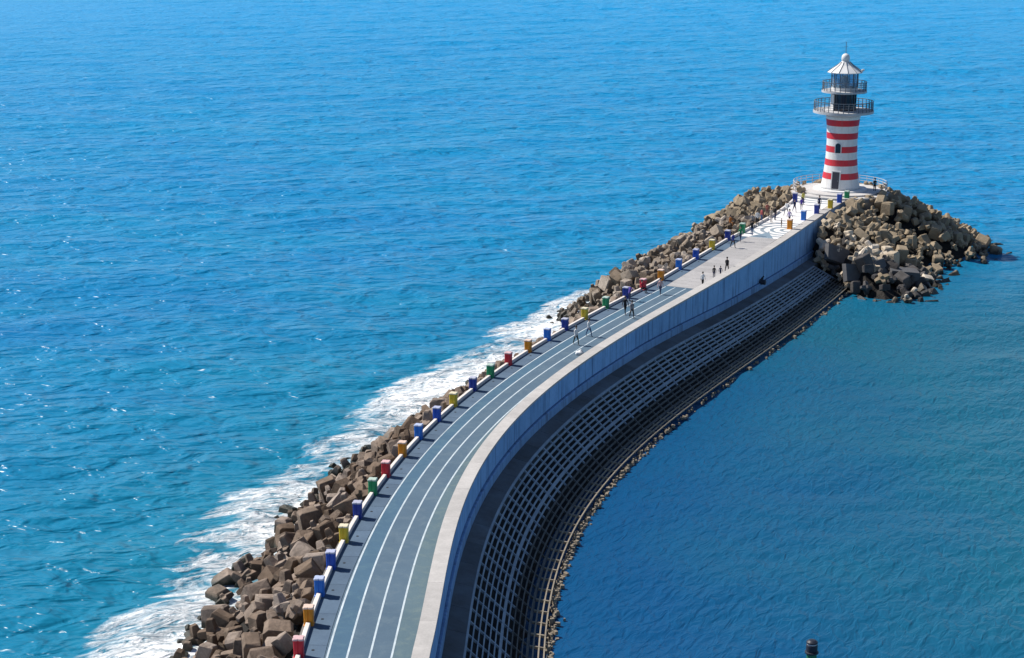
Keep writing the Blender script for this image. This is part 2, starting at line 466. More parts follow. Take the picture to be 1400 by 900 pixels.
def sea_mat():
    m, nt, b = new_mat('sea_water')
    p = geo_pos(nt)
    def attr(n):
        a = nt.nodes.new('ShaderNodeAttribute'); a.attribute_name = n
        return a.outputs['Fac']
    fo, ha = attr('foam'), attr('harbour')
    # depth patches of the water itself
    big = noise(nt, 0.012, 3, 0.5, p)
    mid = noise(nt, 0.06, 4, 0.6, mapping(nt, p, (0.6, 1.4, 1)))
    open_c = ramp(nt, mathn(nt, 'MULTIPLY_ADD', mid, 0.45, mathn(nt, 'MULTIPLY', big, 0.55)), [(0.34, (0.004, 0.155, 0.37)), (0.64, (0.007, 0.205, 0.38))])
    sx = nt.nodes.new('ShaderNodeSeparateXYZ')
    nt.links.new(p, sx.inputs[0])
    basin = mathn(nt, 'ADD', mathn(nt, 'DIVIDE', mathn(nt, 'SUBTRACT', sx.outputs['X'], 6.0), 34.0), mathn(nt, 'MULTIPLY_ADD', noise(nt, 0.05, 3, 0.5, p), 0.8, -0.4))
    harb_c = ramp(nt, basin, [(0.1, (0.004, 0.066, 0.175)), (0.8, (0.007, 0.100, 0.166))])
    c = mixc(nt, ha, open_c, harb_c)
    open_c = mixc(nt, attr('far_blue'), open_c, (0.005, 0.265, 0.56))  # brighter, more saturated blue with distance from the camera
    c = mixc(nt, ha, open_c, harb_c)
    c = mixc(nt, mathn(nt, 'MULTIPLY', attr('shallow'), 0.9), c, (0.007, 0.16, 0.25))
    # aerated pale green water round the surf
    c = mixc(nt, mathn(nt, 'MULTIPLY', fo, 0.45), c, (0.03, 0.24, 0.31))
    # foam: lacy, stretched along the wash
    fv = mapping(nt, p, (1.0, 1.0, 1), (0, 0, math.radians(-24)))
    fv = mapping(nt, fv, (0.55, 1.25, 1))
    n1 = noise(nt, 0.32, 7, 0.62, fv, 0.8)
    n2 = noise(nt, 0.85, 6, 0.62, fv, 1.8)
    lace = mathn(nt, 'ABSOLUTE', mathn(nt, 'SUBTRACT', n2, 0.5))
    lace = mathn(nt, 'SUBTRACT', 1.0, mathn(nt, 'MULTIPLY', lace, 6.0), clamp=True)
    gate = mathn(nt, 'MULTIPLY', fo, 5.0, clamp=True)
    body = mathn(nt, 'ADD', mathn(nt, 'MULTIPLY', fo, 1.6), mathn(nt, 'MULTIPLY', mathn(nt, 'SUBTRACT', n1, 0.5), 2.8))
    body = mathn(nt, 'MULTIPLY', body, gate)
    solid = mathn(nt, 'DIVIDE', mathn(nt, 'SUBTRACT', body, 0.82), 0.25, clamp=True)
    thin = mathn(nt, 'MULTIPLY', lace, mathn(nt, 'DIVIDE', mathn(nt, 'SUBTRACT', body, 0.25), 0.35, clamp=True))
    cut = ramp(nt, noise(nt, 1.3, 5, 0.68, fv, 1.2), [(0.42, 0.0), (0.50, 1.0)])
    f = mathn(nt, 'MAXIMUM', mathn(nt, 'MULTIPLY', solid, cut), mathn(nt, 'MULTIPLY', thin, 0.95))
    # scattered small whitecaps out at sea
    wc = noise(nt, 0.9, 3, 0.6, mapping(nt, p, (0.5, 1.3, 1)), 0.5)
    wz = noise(nt, 0.035, 2, 0.5, p)
    w = mathn(nt, 'MULTIPLY', mathn(nt, 'DIVIDE', mathn(nt, 'SUBTRACT', wc, 0.735), 0.05, clamp=True), mathn(nt, 'DIVIDE', mathn(nt, 'SUBTRACT', wz, 0.5), 0.1, clamp=True))
    w = mathn(nt, 'MULTIPLY', w, mathn(nt, 'SUBTRACT', 1.0, ha))
    f = mathn(nt, 'MAXIMUM', f, mathn(nt, 'MULTIPLY', w, 0.8))
    c = mixc(nt, f, c, (0.88, 0.89, 0.90))
    nt.links.new(c, b.inputs['Base Color'])
    nt.links.new(mathn(nt, 'MULTIPLY_ADD', f, 0.55, 0.28), b.inputs['Roughness'])
    b.inputs['IOR'].default_value = 1.33
    nt.links.new(mathn(nt, 'MULTIPLY_ADD', f, -0.05, 0.19), b.inputs['Specular IOR Level'])
    # ripples
    def stretched(ang, sx, sy):
        return mapping(nt, mapping(nt, p, (1, 1, 1), (0, 0, math.radians(-ang))), (sx, sy, 1))
    o1 = noise(nt, 0.5, 2.4, 0.5, stretched(4, 0.62, 1.0), 0.5)
    o2 = noise(nt, 1.1, 2.0, 0.5, stretched(-14, 0.55, 1.0), 0.5)
    o3 = noise(nt, 0.16, 2.0, 0.5, stretched(9, 0.6, 1.0), 0.3)
    h1 = noise(nt, 1.7, 2.5, 0.5, stretched(66, 0.45, 1.0), 0.6)
    h2 = noise(nt, 0.5, 2.0, 0.5, stretched(50, 0.5, 1.0), 0.4)
    op = mathn(nt, 'ADD', mathn(nt, 'ADD', mathn(nt, 'MULTIPLY', o1, 1.1), mathn(nt, 'MULTIPLY', o2, 0.36)), mathn(nt, 'MULTIPLY', o3, 0.6))
    hb = mathn(nt, 'ADD', mathn(nt, 'MULTIPLY', h1, 0.20), mathn(nt, 'MULTIPLY', h2, 0.20))
    hh = mathn(nt, 'ADD', mathn(nt, 'MULTIPLY', op, mathn(nt, 'SUBTRACT', 1.0, ha)), mathn(nt, 'MULTIPLY', hb, ha))
    hh = mathn(nt, 'ADD', hh, mathn(nt, 'MULTIPLY', f, 0.12))
    bump(nt, b, hh, 1.0, 1.0)
    return m
me.materials.append(sea_mat())
sea = link('sea', me, None, 'structure')

# ------------------------------------------------------------------ pier body and deck
S0 = 0.5
mb = MB()
sweep(mb, S0, S_END, lambda s: [(-width(s) - 0.35, -2.5), (-0.97, -2.5), (-0.97, zd(s) - 0.06), (-width(s) - 0.35, zd(s) - 0.06)], 2.0)
body = mb.build('pier_body', M['body'], None, kind='structure')

mb = MB()
sweep(mb, S0, S_A, lambda s: [(-width(s) + 1.30, zd(s) - 0.055), (-0.955, zd(s) - 0.055), (-0.955, zd(s) - 0.02), (-width(s) + 1.30, zd(s) - 0.02)], 1.0)
track = mb.build('running_track', M['track'], None, kind='structure')
LANES = (1.42, 2.42, 3.56, 4.66)
lo = [lambda s: -width(s) + 1.30] + [(lambda s, fr=fr: -width(s) * (1 - fr / 6.75)) for fr in LANES] + [lambda s: -0.955]
for i, mt in enumerate(('track', 'track_blue', 'track', 'track', 'track_green')):
    mb = MB()
    sweep(mb, S0, S_A, lambda s: [(lo[i](s), DECK - 0.018), (lo[i + 1](s), DECK - 0.018), (lo[i + 1](s), DECK), (lo[i](s), DECK)], 1.0)
    mb.build('lane', M[mt], track)
# painted lane lines
for fr in LANES:
    mb = MB()
    sweep(mb, S0, S_A - 0.3, lambda s: [(-width(s) * (1 - fr / 6.75) - 0.052, DECK - 0.01), (-width(s) * (1 - fr / 6.75) + 0.052, DECK - 0.01), (-width(s) * (1 - fr / 6.75) + 0.052, DECK + 0.006), (-width(s) * (1 - fr / 6.75) - 0.052, DECK + 0.006)], 1.0)
    mb.build('lane_line', M['line'], track)

# slabs of the edge strip beside the kerb
strip = empty('edge_strip'); tag(strip, kind='structure')
S_P = s_of_y(189.5)
ss = frange(S0, S_P, 2.1)
for a, b_ in zip(ss[:-1], ss[1:]):
    mb = MB()
    sweep(mb, a + 0.012, b_ - 0.012, lambda s: [(-width(s) - 0.05, zd(s) - 0.05), (-width(s) + 1.28, zd(s) - 0.05), (-width(s) + 1.28, zd(s) + 0.015), (-width(s) - 0.05, zd(s) + 0.015)], 1.1)
    mb.build('paving_slab', M['strip'], strip)

hole = MB().lathe([(0.001, 0.0), (0.085, 0.0), (0.085, 0.008), (0.001, 0.008)], 12).mesh('drain_hole', M['bed'])
for yb in [p[1] for p in K_PTS[:26]]:
    s = s_of_y(yb + 0.5)
    x, y = pos(s, -width(s) + 0.62)
    o = link('drain_hole', hole, strip); o.location = (x, y, zd(s) + 0.016)

# pale ramp slabs rising to the plaza
rampo = empty('ramp'); tag(rampo, kind='structure')
ss = frange(S_A, S_P, 1.25)
for a, b_ in zip(ss[:-1], ss[1:]):
    mb = MB()
    sweep(mb, a + 0.01, b_ - 0.01, lambda s: [(-width(s) + 1.30, zd(s) - 0.05), (-0.955, zd(s) - 0.05), (-0.955, zd(s) + 0.008), (-width(s) + 1.30, zd(s) + 0.008)], 1.3)
    mb.build('ramp_slab', M['ramp'], rampo)

# plaza paving with grey arcs laid round two centres
LH = (39.7, 218.8)
def plaza_mat():
    m, nt, b = new_mat('plaza_paving')
    p = geo_pos(nt)
    def rings(c, w0, w1, rmax, rmin=0.0):
        d = nt.nodes.new('ShaderNodeVectorMath'); d.operation = 'DISTANCE'
        nt.links.new(mapping(nt, p, (1, 1, 0)), d.inputs[0])
        d.inputs[1].default_value = (c[0], c[1], 0)
        r = d.outputs['Value']
        fr = mathn(nt, 'FRACT', mathn(nt, 'DIVIDE', r, w0 + w1))
        on = mathn(nt, 'GREATER_THAN', fr, w0 / (w0 + w1))
        on = mathn(nt, 'MULTIPLY', on, mathn(nt, 'LESS_THAN', r, rmax))
        return mathn(nt, 'MULTIPLY', on, mathn(nt, 'GREATER_THAN', r, rmin))
    a = rings((30.0, 194.6), 0.62, 0.42, 4.2)
    b2 = rings(LH, 0.75, 0.5, 9.5, 4.0)
    k = mathn(nt, 'MAXIMUM', a, b2)
    c = ramp(nt, noise(nt, 1.2, 5, 0.6, p), [(0.3, (0.66, 0.64, 0.62)), (0.7, (0.78, 0.76, 0.74))])
    c = mixc(nt, k, c, (0.22, 0.27, 0.31))
    nt.links.new(c, b.inputs['Base Color'])
    b.inputs['Roughness'].default_value = 0.8
    bump(nt, b, noise(nt, 9, 4, 0.6, p), 0.1, 0.01)
    return m
mb = MB()
sweep(mb, S_P, S_END, lambda s: [(-width(s) - 0.05, TOP - 0.085), (-0.955, TOP - 0.085), (-0.955, TOP - 0.02), (-width(s) - 0.05, TOP - 0.02)], 1.0)
plaza = mb.build('plaza', plaza_mat(), None, kind='structure')
# grey-blue wedge where the plaza begins
mb = MB()
sweep(mb, S_P + 0.05, S_P + 3.6, lambda s: [(-width(s) + 1.3 + (s - S_P) * 0.35, TOP - 0.021), (-1.4 - (s - S_P) * 0.45, TOP - 0.021), (-1.4 - (s - S_P) * 0.45, TOP - 0.014), (-width(s) + 1.3 + (s - S_P) * 0.35, TOP - 0.014)], 0.6)
mb.build('paving_wedge', flat('wedge_grey', (0.20, 0.28, 0.35)), plaza)

# ------------------------------------------------------------------ sea wall on the harbour side
wall = empty('sea_wall', (0, 0, 0))
tag(wall, 'curved blue concrete sea wall with pale flat coping along the harbour side', 'wall')
S_W = S_END
ss = frange(S0, S_W, 5.2)
for a, b_ in zip(ss[:-1], ss[1:]):
    mb = MB(); sweep(mb, a + 0.006, b_ - 0.006, rect(-0.88, 0.02, TOP - 0.16, TOP), 0.9)
    mb.build('coping_stone', M['coping'], wall)
def zf(s):
    return float(np.interp(pos(s, 0)[1], (60, 140, 153, 161, 170, 184, 199, 216), (4.05, 3.95, 3.85, 3.6, 3.2, 2.8, 2.4, 2.2)))
ss = frange(S0, S_W, 10.4)
for a, b_ in zip(ss[:-1], ss[1:]):
    g = 0.025
    mb = MB(); sweep(mb, a + g, b_ - g, lambda s: [(-0.87, zf(s) + 0.68), (0.0, zf(s) + 0.68), (0.0, TOP - 0.16), (-0.87, TOP - 0.16)], 0.9)
    mb.build('wall_panel', M['wall'], wall)
    mb = MB(); sweep(mb, a + g, b_ - g, lambda s: [(-0.87, zf(s) - 0.8), (0.2, zf(s) - 0.8), (0.2, zf(s) + 0.55), (0.15, zf(s) + 0.62), (-0.87, zf(s) + 0.62)], 0.9)
    mb.build('footing_course', M['course'], wall)
ss = frange(S0, S_W, 3.4)
for a, b_ in zip(ss[:-1], ss[1:]):
    mb = MB(); sweep(mb, a + 0.015, b_ - 0.015, lambda s: [(0.21, 0.3), (1.30, 0.3), (1.30, zf(s) - 0.28), (0.21, zf(s) - 0.02)], 0.9)
    mb.build('apron_slab', M['apron'], wall)
# recess behind the panel joints
mb = MB(); sweep(mb, S0, S_W, rect(-0.9, -0.12, 1.3, TOP - 0.2), 1.5)
mb.build('wall_core', M['bed'], wall)
# drain outlet
sdr = s_of_y(181.0)
x, y = pos(sdr, 0.1); p_, t_ = R_at(sdr)
mb = MB()
nrm = Vector((t_[1], -t_[0], 0))
c0 = Vector((x, y, zf(sdr) + 0.75))
mb.tube(c0, c0 + nrm * 0.55, 0.26, 10)
mb.tube(c0 + nrm * 0.1 + Vector((0, 0, 0.2)), c0 + nrm * 0.35 + Vector((0, 0, 0.65)), 0.16, 8, r1=0.06)
mb.build('drain_outlet', M['dark'], wall)

# ------------------------------------------------------------------ slotted revetment below the wall
rev = empty('revetment')
tag(rev, 'dark slotted concrete grid revetment sloping from the sea wall into the harbour', 'revetment')
G0, GT, G1 = 1.34, 4.5, 5.45
def slope_z(o, s):
    zt = zf(s) - 0.32
    if o < GT: return zt + (0.62 - zt) * (o - G0) / (GT - G0)
    return 0.62 - (o - GT) * 0.15
S_G = s_of_y(196.0)
mb = MB()
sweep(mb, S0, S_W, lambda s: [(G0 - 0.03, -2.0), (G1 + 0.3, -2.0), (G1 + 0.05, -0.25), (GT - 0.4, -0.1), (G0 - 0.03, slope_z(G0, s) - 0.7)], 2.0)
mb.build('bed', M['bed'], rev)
offs = [G0 + (GT - G0) * i / 11 for i in range(12)] + [GT + (G1 - GT) * i / 3 for i in range(1, 4)]
for i, o in enumerate(offs):
    wd = 0.075 if i in (6, 11) else (0.055 if i in (0,) else (0.042 if i > 11 else 0.032))
    k = 0.9 if i < 12 else 0.15
    mb = MB()
    sweep(mb, S0, S_G, lambda s: [(o - wd, slope_z(o, s) - 0.10), (o + wd, slope_z(o, s) - 0.10 - wd * k), (o + wd, slope_z(o, s) - wd * k), (o - wd, slope_z(o, s) + wd * k)], 1.0)
    mb.build('rail', M['rail'] if i < 8 else (M['weed'] if i < 12 else M['toe']), rev)
ss = frange(S0, S_G, 1.8)
for k, s in enumerate(ss):
    wd = 0.045 if k % 3 else 0.07
    mb = MB()
    GM = offs[8] - 0.05
    sweep(mb, s - wd, s + wd, lambda q: [(G0 - 0.02, slope_z(G0, q) - 0.16), (GM, slope_z(GM, q) - 0.16), (GM, slope_z(GM, q) + 0.012), (G0 - 0.02, slope_z(G0, q) + 0.012)], 1.0)
    mb.build('cross_beam', M['rail'], rev)
    mb = MB()
    sweep(mb, s - wd, s + wd, lambda q: [(GM + 0.004, slope_z(GM, q) - 0.16), (GT, slope_z(GT, q) - 0.16), (GT, slope_z(GT, q) + 0.008), (GM + 0.004, slope_z(GM, q) + 0.008)], 1.0)
    mb.build('cross_beam', M['weed'], rev)
    mb = MB()
    sweep(mb, s - wd, s + wd, lambda q: [(GT + 0.1, slope_z(GT, q) - 0.16), (G1 + 0.05, slope_z(G1, q) - 0.16), (G1 + 0.05, slope_z(G1, q) + 0.012), (GT + 0.1, slope_z(GT, q) + 0.0)], 1.0)
    mb.build('cross_beam', M['toe'], rev)
# small stones along the toe
mb = MB()
tr = random.Random(5)
s = S0
while s < S_G - 2:
    s += tr.uniform(0.05, 0.16)
    x, y = pos(s, G1 + 0.12 + abs(tr.gauss(0.0, 0.22)))
    if y > 128 and tr.random() < min(0.75, (y - 128) / 25): continue
    d = tr.uniform(0.14, 0.36)
    mb.box((x, y, tr.uniform(-0.08, 0.2)), (d, d * tr.uniform(0.6, 1), d * tr.uniform(0.6, 0.9)), tr.uniform(0, 3), 0, tr.uniform(0.5, 0.9))
o = mb.build('toe_stones', surf('toe_stone', (0.30, 0.25, 0.19), (0.10, 0.09, 0.07), 1.5, 0.9, 0.4, 0.05), rev)
o['kind'] = 'stuff'

# ------------------------------------------------------------------ kerb and bollards
kt = np.gradient(KP, KS, axis=0); kt /= np.linalg.norm(kt, axis=1)[:, None]
def K_at(s):
    return (np.array([np.interp(s, KS, KP[:, 0]), np.interp(s, KS, KP[:, 1])]), np.array([np.interp(s, KS, kt[:, 0]), np.interp(s, KS, kt[:, 1])]))
def k_of_y(y): return float(np.interp(y, KP[:, 1], KS))
def zd_xy(x, y):
    j = int(np.argmin((RP[:, 0] - x) ** 2 + (RP[:, 1] - y) ** 2))
    return zd(RS[j])
kerb = empty('kerb')
tag(kerb, 'low white concrete kerb running between the coloured bollards on the seaward edge', 'kerb')
colours = ['red', 'orange', 'light blue', 'blue', 'yellow', 'dark blue', 'green'] * 2 + ['red', 'orange', 'light blue', 'dark blue', 'yellow', 'green', 'dark blue', 'red', 'orange', 'light blue', 'blue', 'yellow', 'dark blue', 'green']
by = [p[1] for p in K_PTS[:28]]
def bollard_meshes():
    # square post with chamfered corners and a groove down each face, on a small foot
    h, w, gq, gd = 0.98, 0.26, 0.045, 0.035
    c = 0.05
    prof = []
    for q in range(4):
        a = q * math.pi / 2
        for (u, v) in ((w, -w + c), (w, -gq), (w - gd, -gq * 0.6), (w - gd, gq * 0.6), (w, gq), (w, w - c)):
            prof.append((u * math.cos(a) - v * math.sin(a), u * math.sin(a) + v * math.cos(a)))
    n = len(prof)
    def shell(levels):
        m = MB()
        pts = [(x * k, y * k, z) for z, k in levels for x, y in prof]
        fs = [(j * n + i, j * n + (i + 1) % n, (j + 1) * n + (i + 1) % n, (j + 1) * n + i) for j in range(len(levels) - 1) for i in range(n)]
        fs += [tuple(reversed(range(n))), tuple((len(levels) - 1) * n + i for i in range(n))]
        return m.add(pts, fs)
    return shell([(0, 1.06), (0.06, 1.06), (0.09, 0.94), (h - 0.12, 1.0), (h, 1.05)]), shell([(h + 0.001, 1.10), (h + 0.07, 1.10), (h + 0.10, 1.0)])
_bb, _bc = bollard_meshes()
BM = {k: _bb.mesh('bollard_body', M['b_' + k]) for k in BCOL}
BC = {k: _bc.mesh('bollard_cap', M['c_' + k]) for k in BCOL}
ordw = ['first', 'second', 'third', 'fourth', 'fifth', 'sixth', 'seventh', 'eighth']
cnt = {}
boll_info = []
def bollard(x, y, z, rz, colr, label, group):
    r = empty('bollard', (x, y, z), rz)
    tag(r, label, 'bollard', group)
    link('body', BM[colr], r); link('cap', BC[colr], r)
    return r
kpos = []
for i, yb in enumerate(by):
    s = k_of_y(yb); p, t = K_at(s)
    z = zd_xy(p[0], p[1])
    c = colours[i]
    cnt[c] = cnt.get(c, 0) + 1
    tot = colours[:28].count(c)
    lab = '%s %s square bollard from the bottom of the photo along the seaward kerb' % (ordw[cnt[c] - 1], c)
    bollard(p[0], p[1], z, math.atan2(t[1], t[0]), c, lab, 'coloured bollards along the seaward kerb')
    boll_info.append((p[0], p[1], c, cnt[c]))
    kpos.append(s)
p, t = K_at(k_of_y(212.2))
bollard(p[0] + 0.3, p[1], TOP - 0.02, math.atan2(t[1], t[0]), 'dark blue', 'lone dark blue bollard on the seaward edge of the plaza near the lighthouse', 'coloured bollards along the seaward kerb')
kss = [kpos[0] - 8.4, kpos[0] - 4.2] + kpos + [kpos[-1] + 4.6 * k for k in range(1, 6)]
for a, b_ in zip(kss[:-1], kss[1:]):
    mb = MB()
    n = 4
    pts = []
    for j in range(n + 1):
        s = a + 0.30 + (b_ - a - 0.6) * j / n
        p, t = K_at(s)
        nn = np.array([t[1], -t[0]])
        z = zd_xy(p[0], p[1])
        for o, h in ((-0.125, -0.3), (0.125, -0.3), (0.125, 0.24), (0.10, 0.265), (-0.10, 0.265), (-0.125, 0.24)):
            q = p + nn * o
            pts.append((q[0], q[1], z + h))
    fs = []
    for j in range(n):
        for k in range(6):
            k2 = (k + 1) % 6
            fs.append((j * 6 + k, (j + 1) * 6 + k, (j + 1) * 6 + k2, j * 6 + k2))
    fs += [tuple(range(6)), tuple(reversed(range(n * 6, n * 6 + 6)))]
    mb.add(pts, fs)
    mb.build('kerb_beam', M['kerb'], kerb)
# bollards along the harbour edge of the plaza
for (x, y, c, lab) in [(30.2, 195.5, 'orange', 'orange bollard on the harbour edge of the plaza, first from the ramp'),
                       (32.5, 200.7, 'light blue', 'light blue bollard on the harbour edge of the plaza between orange and dark blue ones'),
                       (34.6, 204.6, 'dark blue', 'dark blue bollard on the harbour edge of the plaza next to the yellow one'),
                       (36.7, 207.9, 'yellow', 'yellow bollard on the harbour edge of the plaza in front of the lighthouse'),
                       (38.4, 211.6, 'blue', 'blue bollard on the plaza edge close under the lighthouse, beside the green one'),
                       (39.6, 213.5, 'green', 'green bollard on the plaza edge nearest the lighthouse platform')]:
    bollard(x, y, TOP - 0.02, math.atan2(0.89, 0.455), c, lab, 'bollards on the harbour edge of the plaza')

# ------------------------------------------------------------------ lighthouse platform
plat = empty('lighthouse_platform', (LH[0], LH[1], 0))
tag(plat, 'round pale stepped platform under the lighthouse', 'platform')
MB().lathe([(6.0, 0.0), (6.0, TOP + 0.02)], 48).build('base', M['body'], plat)
MB().lathe([(5.95, TOP + 0.021), (5.95, TOP + 0.2)], 48).build('step', M['platform'], plat)
MB().lathe([(4.9, TOP + 0.201), (4.9, TOP + 0.38)], 48).build('step', M['platform'], plat)
MB().lathe([(3.2, TOP + 0.381), (3.2, TOP + 0.52), (3.12, TOP + 0.56)], 48).build('step', M['white'], plat)
LZ = TOP + 0.56

# ------------------------------------------------------------------ lighthouse
lh = empty('lighthouse', (LH[0], LH[1], LZ))
lh.scale = (1, 1, 0.945)
tag(lh, 'red and white striped lighthouse with two galleries and glazed lantern at the pier end', 'lighthouse')
PZ = np.array([0, 0.5, 1.2, 2.2, 3.4, 4.8, 6.2, 7.6, 8.6, 9.3])
PR = np.array([2.36, 2.27, 2.17, 2.04, 1.92, 1.85, 1.83, 1.88, 1.97, 2.08])
def rad(z): return float(np.interp(z, PZ, PR))
MB().lathe([(rad(z), z) for z in np.linspace(0, 9.3, 32)], 56).build('tower', M['white'], lh, smooth=True)
for z0 in (1.30, 3.0, 4.70, 6.38, 8.05):
    mb = MB()
    zs = np.linspace(z0, z0 + 0.78, 5)
    mb.lathe([(rad(zs[0]) - 0.02, zs[0])] + [(rad(z) + 0.012, z) for z in zs] + [(rad(zs[-1]) - 0.02, zs[-1])], 56, cap=False)
    mb.build('stripe', M['red'], lh, smooth=False)
# gallery floors
MB().lathe([(2.06, 9.28), (2.5, 9.45), (3.45, 9.62), (3.6, 9.62), (3.6, 9.92), (1.2, 9.93)], 56).build('gallery_floor', M['gallery'], lh)
MB().lathe([(1.4, 12.0), (2.0, 12.1), (2.62, 12.2), (2.68, 12.2), (2.68, 12.42), (1.0, 12.43)], 48).build('gallery_floor', M['gallery'], lh)
# watch room: dark glazed drum with pale piers
drum = MB().lathe([(1.42, 9.93), (1.42, 12.02)], 16).build('watch_room', M['dglass'], lh)
for k in range(16):
    a = 2 * math.pi * k / 16
    MB().box((1.45 * math.cos(a), 1.45 * math.sin(a), 10.97), (0.09, 0.10, 2.06), a).build('mullion', M['dark'], drum)
MB().lathe([(1.47, 10.75), (1.47, 10.83)], 16, cap=False).build('transom', M['grey_metal'], drum)
a_d = math.radians(205)
for k, a in enumerate((math.radians(176), math.radians(200))):
    MB().box((1.50 * math.cos(a), 1.50 * math.sin(a), 10.96), (0.12, 0.5, 2.0), a).build('pier', M['white'], drum)
def railing(r, z, h, n, parent, bars=3, rr=0.03, mat='grey_metal'):
    ro = bpy.data.objects.new('railing', MB().lathe([(r - rr, z + h - rr), (r + rr, z + h - rr), (r + rr, z + h + rr), (r - rr, z + h + rr), (r - rr, z + h - rr)], 48, cap=False).mesh('railing', M[mat]))
    col.objects.link(ro); ro.parent = parent
    for b in range(1, bars):
        zz = z + h * b / bars
        MB().lathe([(r - rr * .6, zz), (r, zz - rr * .6), (r + rr * .6, zz), (r, zz + rr * .6), (r - rr * .6, zz)], 48, cap=False).build('rail_bar', M[mat], ro)
    pm = None
    for k in range(n):
        a = 2 * math.pi * k / n
        mb = MB().tube((0, 0, 0), (0, 0, h), rr * 1.1, 6)
        if pm is None: pm = mb.mesh('post', M[mat])
        o = link('post', pm, ro)
        o.location = (r * math.cos(a), r * math.sin(a), z)
railing(3.48, 9.925, 1.15, 36, lh, 4, 0.042, 'grey_metal')
railing(2.58, 12.425, 1.1, 26, lh, 4, 0.04, 'grey_metal')
# lantern
lan = MB().lathe([(1.62, 12.43), (1.62, 12.85), (1.5, 12.88), (0.5, 12.89)], 12).build('lantern', M['white'], lh)
for k in range(12):
    a0 = 2 * math.pi * k / 12; a1 = 2 * math.pi * (k + 1) / 12; am = (a0 + a1) / 2
    r = 1.55 * math.cos(math.pi / 12)
    MB().box((r * math.cos(am), r * math.sin(am), 13.78), (0.03, 0.72, 1.78), am).build('pane', M['glass'], lan)
    MB().box((1.57 * math.cos(a0), 1.57 * math.sin(a0), 13.78), (0.1, 0.1, 1.82), a0).build('glazing_bar', M['grey_metal'], lan)
MB().lathe([(0.12, 12.9), (0.12, 13.2), (0.42, 13.35), (0.5, 13.75), (0.42, 14.15), (0.15, 14.3), (0.05, 14.32)], 20).build('lamp_lens', flat('lens', (0.55, 0.6, 0.62), 0.2), lan, smooth=True)
roof = MB().lathe([(1.5, 14.69), (2.1, 14.66), (2.12, 14.74), (1.55, 15.16), (0.95, 15.58), (0.55, 15.98), (0.42, 16.1)], 12).build('roof', M['white'], lh)
for k in range(12):
    a = 2 * math.pi * k / 12
    mb = MB()
    pr = [(2.12, 14.76), (1.55, 15.18), (0.95, 15.6), (0.55, 16.0)]
    for (r0, z0), (r1, z1) in zip(pr[:-1], pr[1:]):
        mb.tube((r0 * math.cos(a), r0 * math.sin(a), z0), (r1 * math.cos(a), r1 * math.sin(a), z1), 0.04, 5)
    mb.build('roof_rib', M['grey_metal'], roof)
MB().lathe([(0.42, 16.1), (0.5, 16.2), (0.5, 16.5), (0.46, 16.75), (0.3, 16.95), (0.08, 17.05)], 20).build('cupola', M['white'], roof, smooth=True)
mb = MB().tube((0, 0, 17.0), (0, 0, 18.5), 0.035, 6)
mb.tube((-0.25, 0, 17.9), (0.25, 0, 17.9), 0.02, 5)
mb.build('lightning_rod', M['grey_metal'], roof)
# a floodlight bracket at the eaves
MB().box((2.15, 0.1, 14.95), (0.28, 0.3, 0.22)).build('eaves_lamp', M['white'], roof)
# door and window facing the camera, a little to the left
def on_tower(ang, z, d, size, name, mat, parent, arch=False):
    r = rad(z)
    mb = MB()
    w, h, dep = size
    pts2 = [(-w / 2, -h / 2), (w / 2, -h / 2), (w / 2, h / 2)]
    if arch:
        pts2 += [(w / 2 * math.cos(t), h / 2 + w / 2 * math.sin(t)) for t in np.linspace(0, math.pi, 9)[1:-1]]
    pts2 += [(-w / 2, h / 2)]
    n = len(pts2)
    ca, sa = math.cos(ang), math.sin(ang)
    pts = []
    for q in (-0.35, d):
        for u, v in pts2:
            rr_ = r + q
            # follow the wall's batter
            rr_ += rad(max(0, min(9.3, z + v))) - r
            pts.append((rr_ * ca - u * sa, rr_ * sa + u * ca, z + v))
    fs = [tuple(range(n, 2 * n)), tuple(reversed(range(n)))] + [(i, (i + 1) % n, n + (i + 1) % n, n + i) for i in range(n)]
    mb.add(pts, fs)
    return mb.build(name, mat, parent)
AD = math.radians(-90 - 15 - 10.2)
d_ = on_tower(AD, 1.28, 0.05, (1.12, 2.3, 0.1), 'door', M['white'], lh)
on_tower(AD, 1.24, 0.075, (0.86, 2.1, 0.1), 'door_leaf', flat('door_dark', (0.035, 0.035, 0.05), 0.5), d_)
MB().box((2.31 * math.cos(AD + 0.12), 2.31 * math.sin(AD + 0.12), 1.2), (0.05, 0.05, 0.16), AD).build('handle', M['grey_metal'], d_)
w_ = on_tower(AD + 0.03, 5.15, 0.04, (0.80, 0.95, 0.1), 'window', M['white'], lh, True)
on_tower(AD + 0.03, 5.15, 0.065, (0.62, 0.92, 0.1), 'pane', M['dglass'], w_, True)

# railing on the platform's far and right side
pr = empty('platform_railing', (LH[0], LH[1], TOP + 0.2))
tag(pr, 'white metal railing round the back of the lighthouse platform', 'railing')
RR = 5.6
A0, A1 = math.radians(-28), math.radians(200)
pm = MB().tube((0, 0, 0), (0, 0, 1.1), 0.04, 6).mesh('post', M['gallery'])
n = 22
for k in range(n + 1):
    a = A0 + (A1 - A0) * k / n
    o = link('post', pm, pr); o.location = (RR * math.cos(a), RR * math.sin(a), 0)
for zz in (0.45, 0.78, 1.1):
    mb = MB()
    for k in range(n):
        a, a2 = A0 + (A1 - A0) * k / n, A0 + (A1 - A0) * (k + 1) / n
        mb.tube((RR * math.cos(a), RR * math.sin(a), zz), (RR * math.cos(a2), RR * math.sin(a2), zz), 0.035, 6)
    mb.build('rail_bar', M['gallery'], pr)

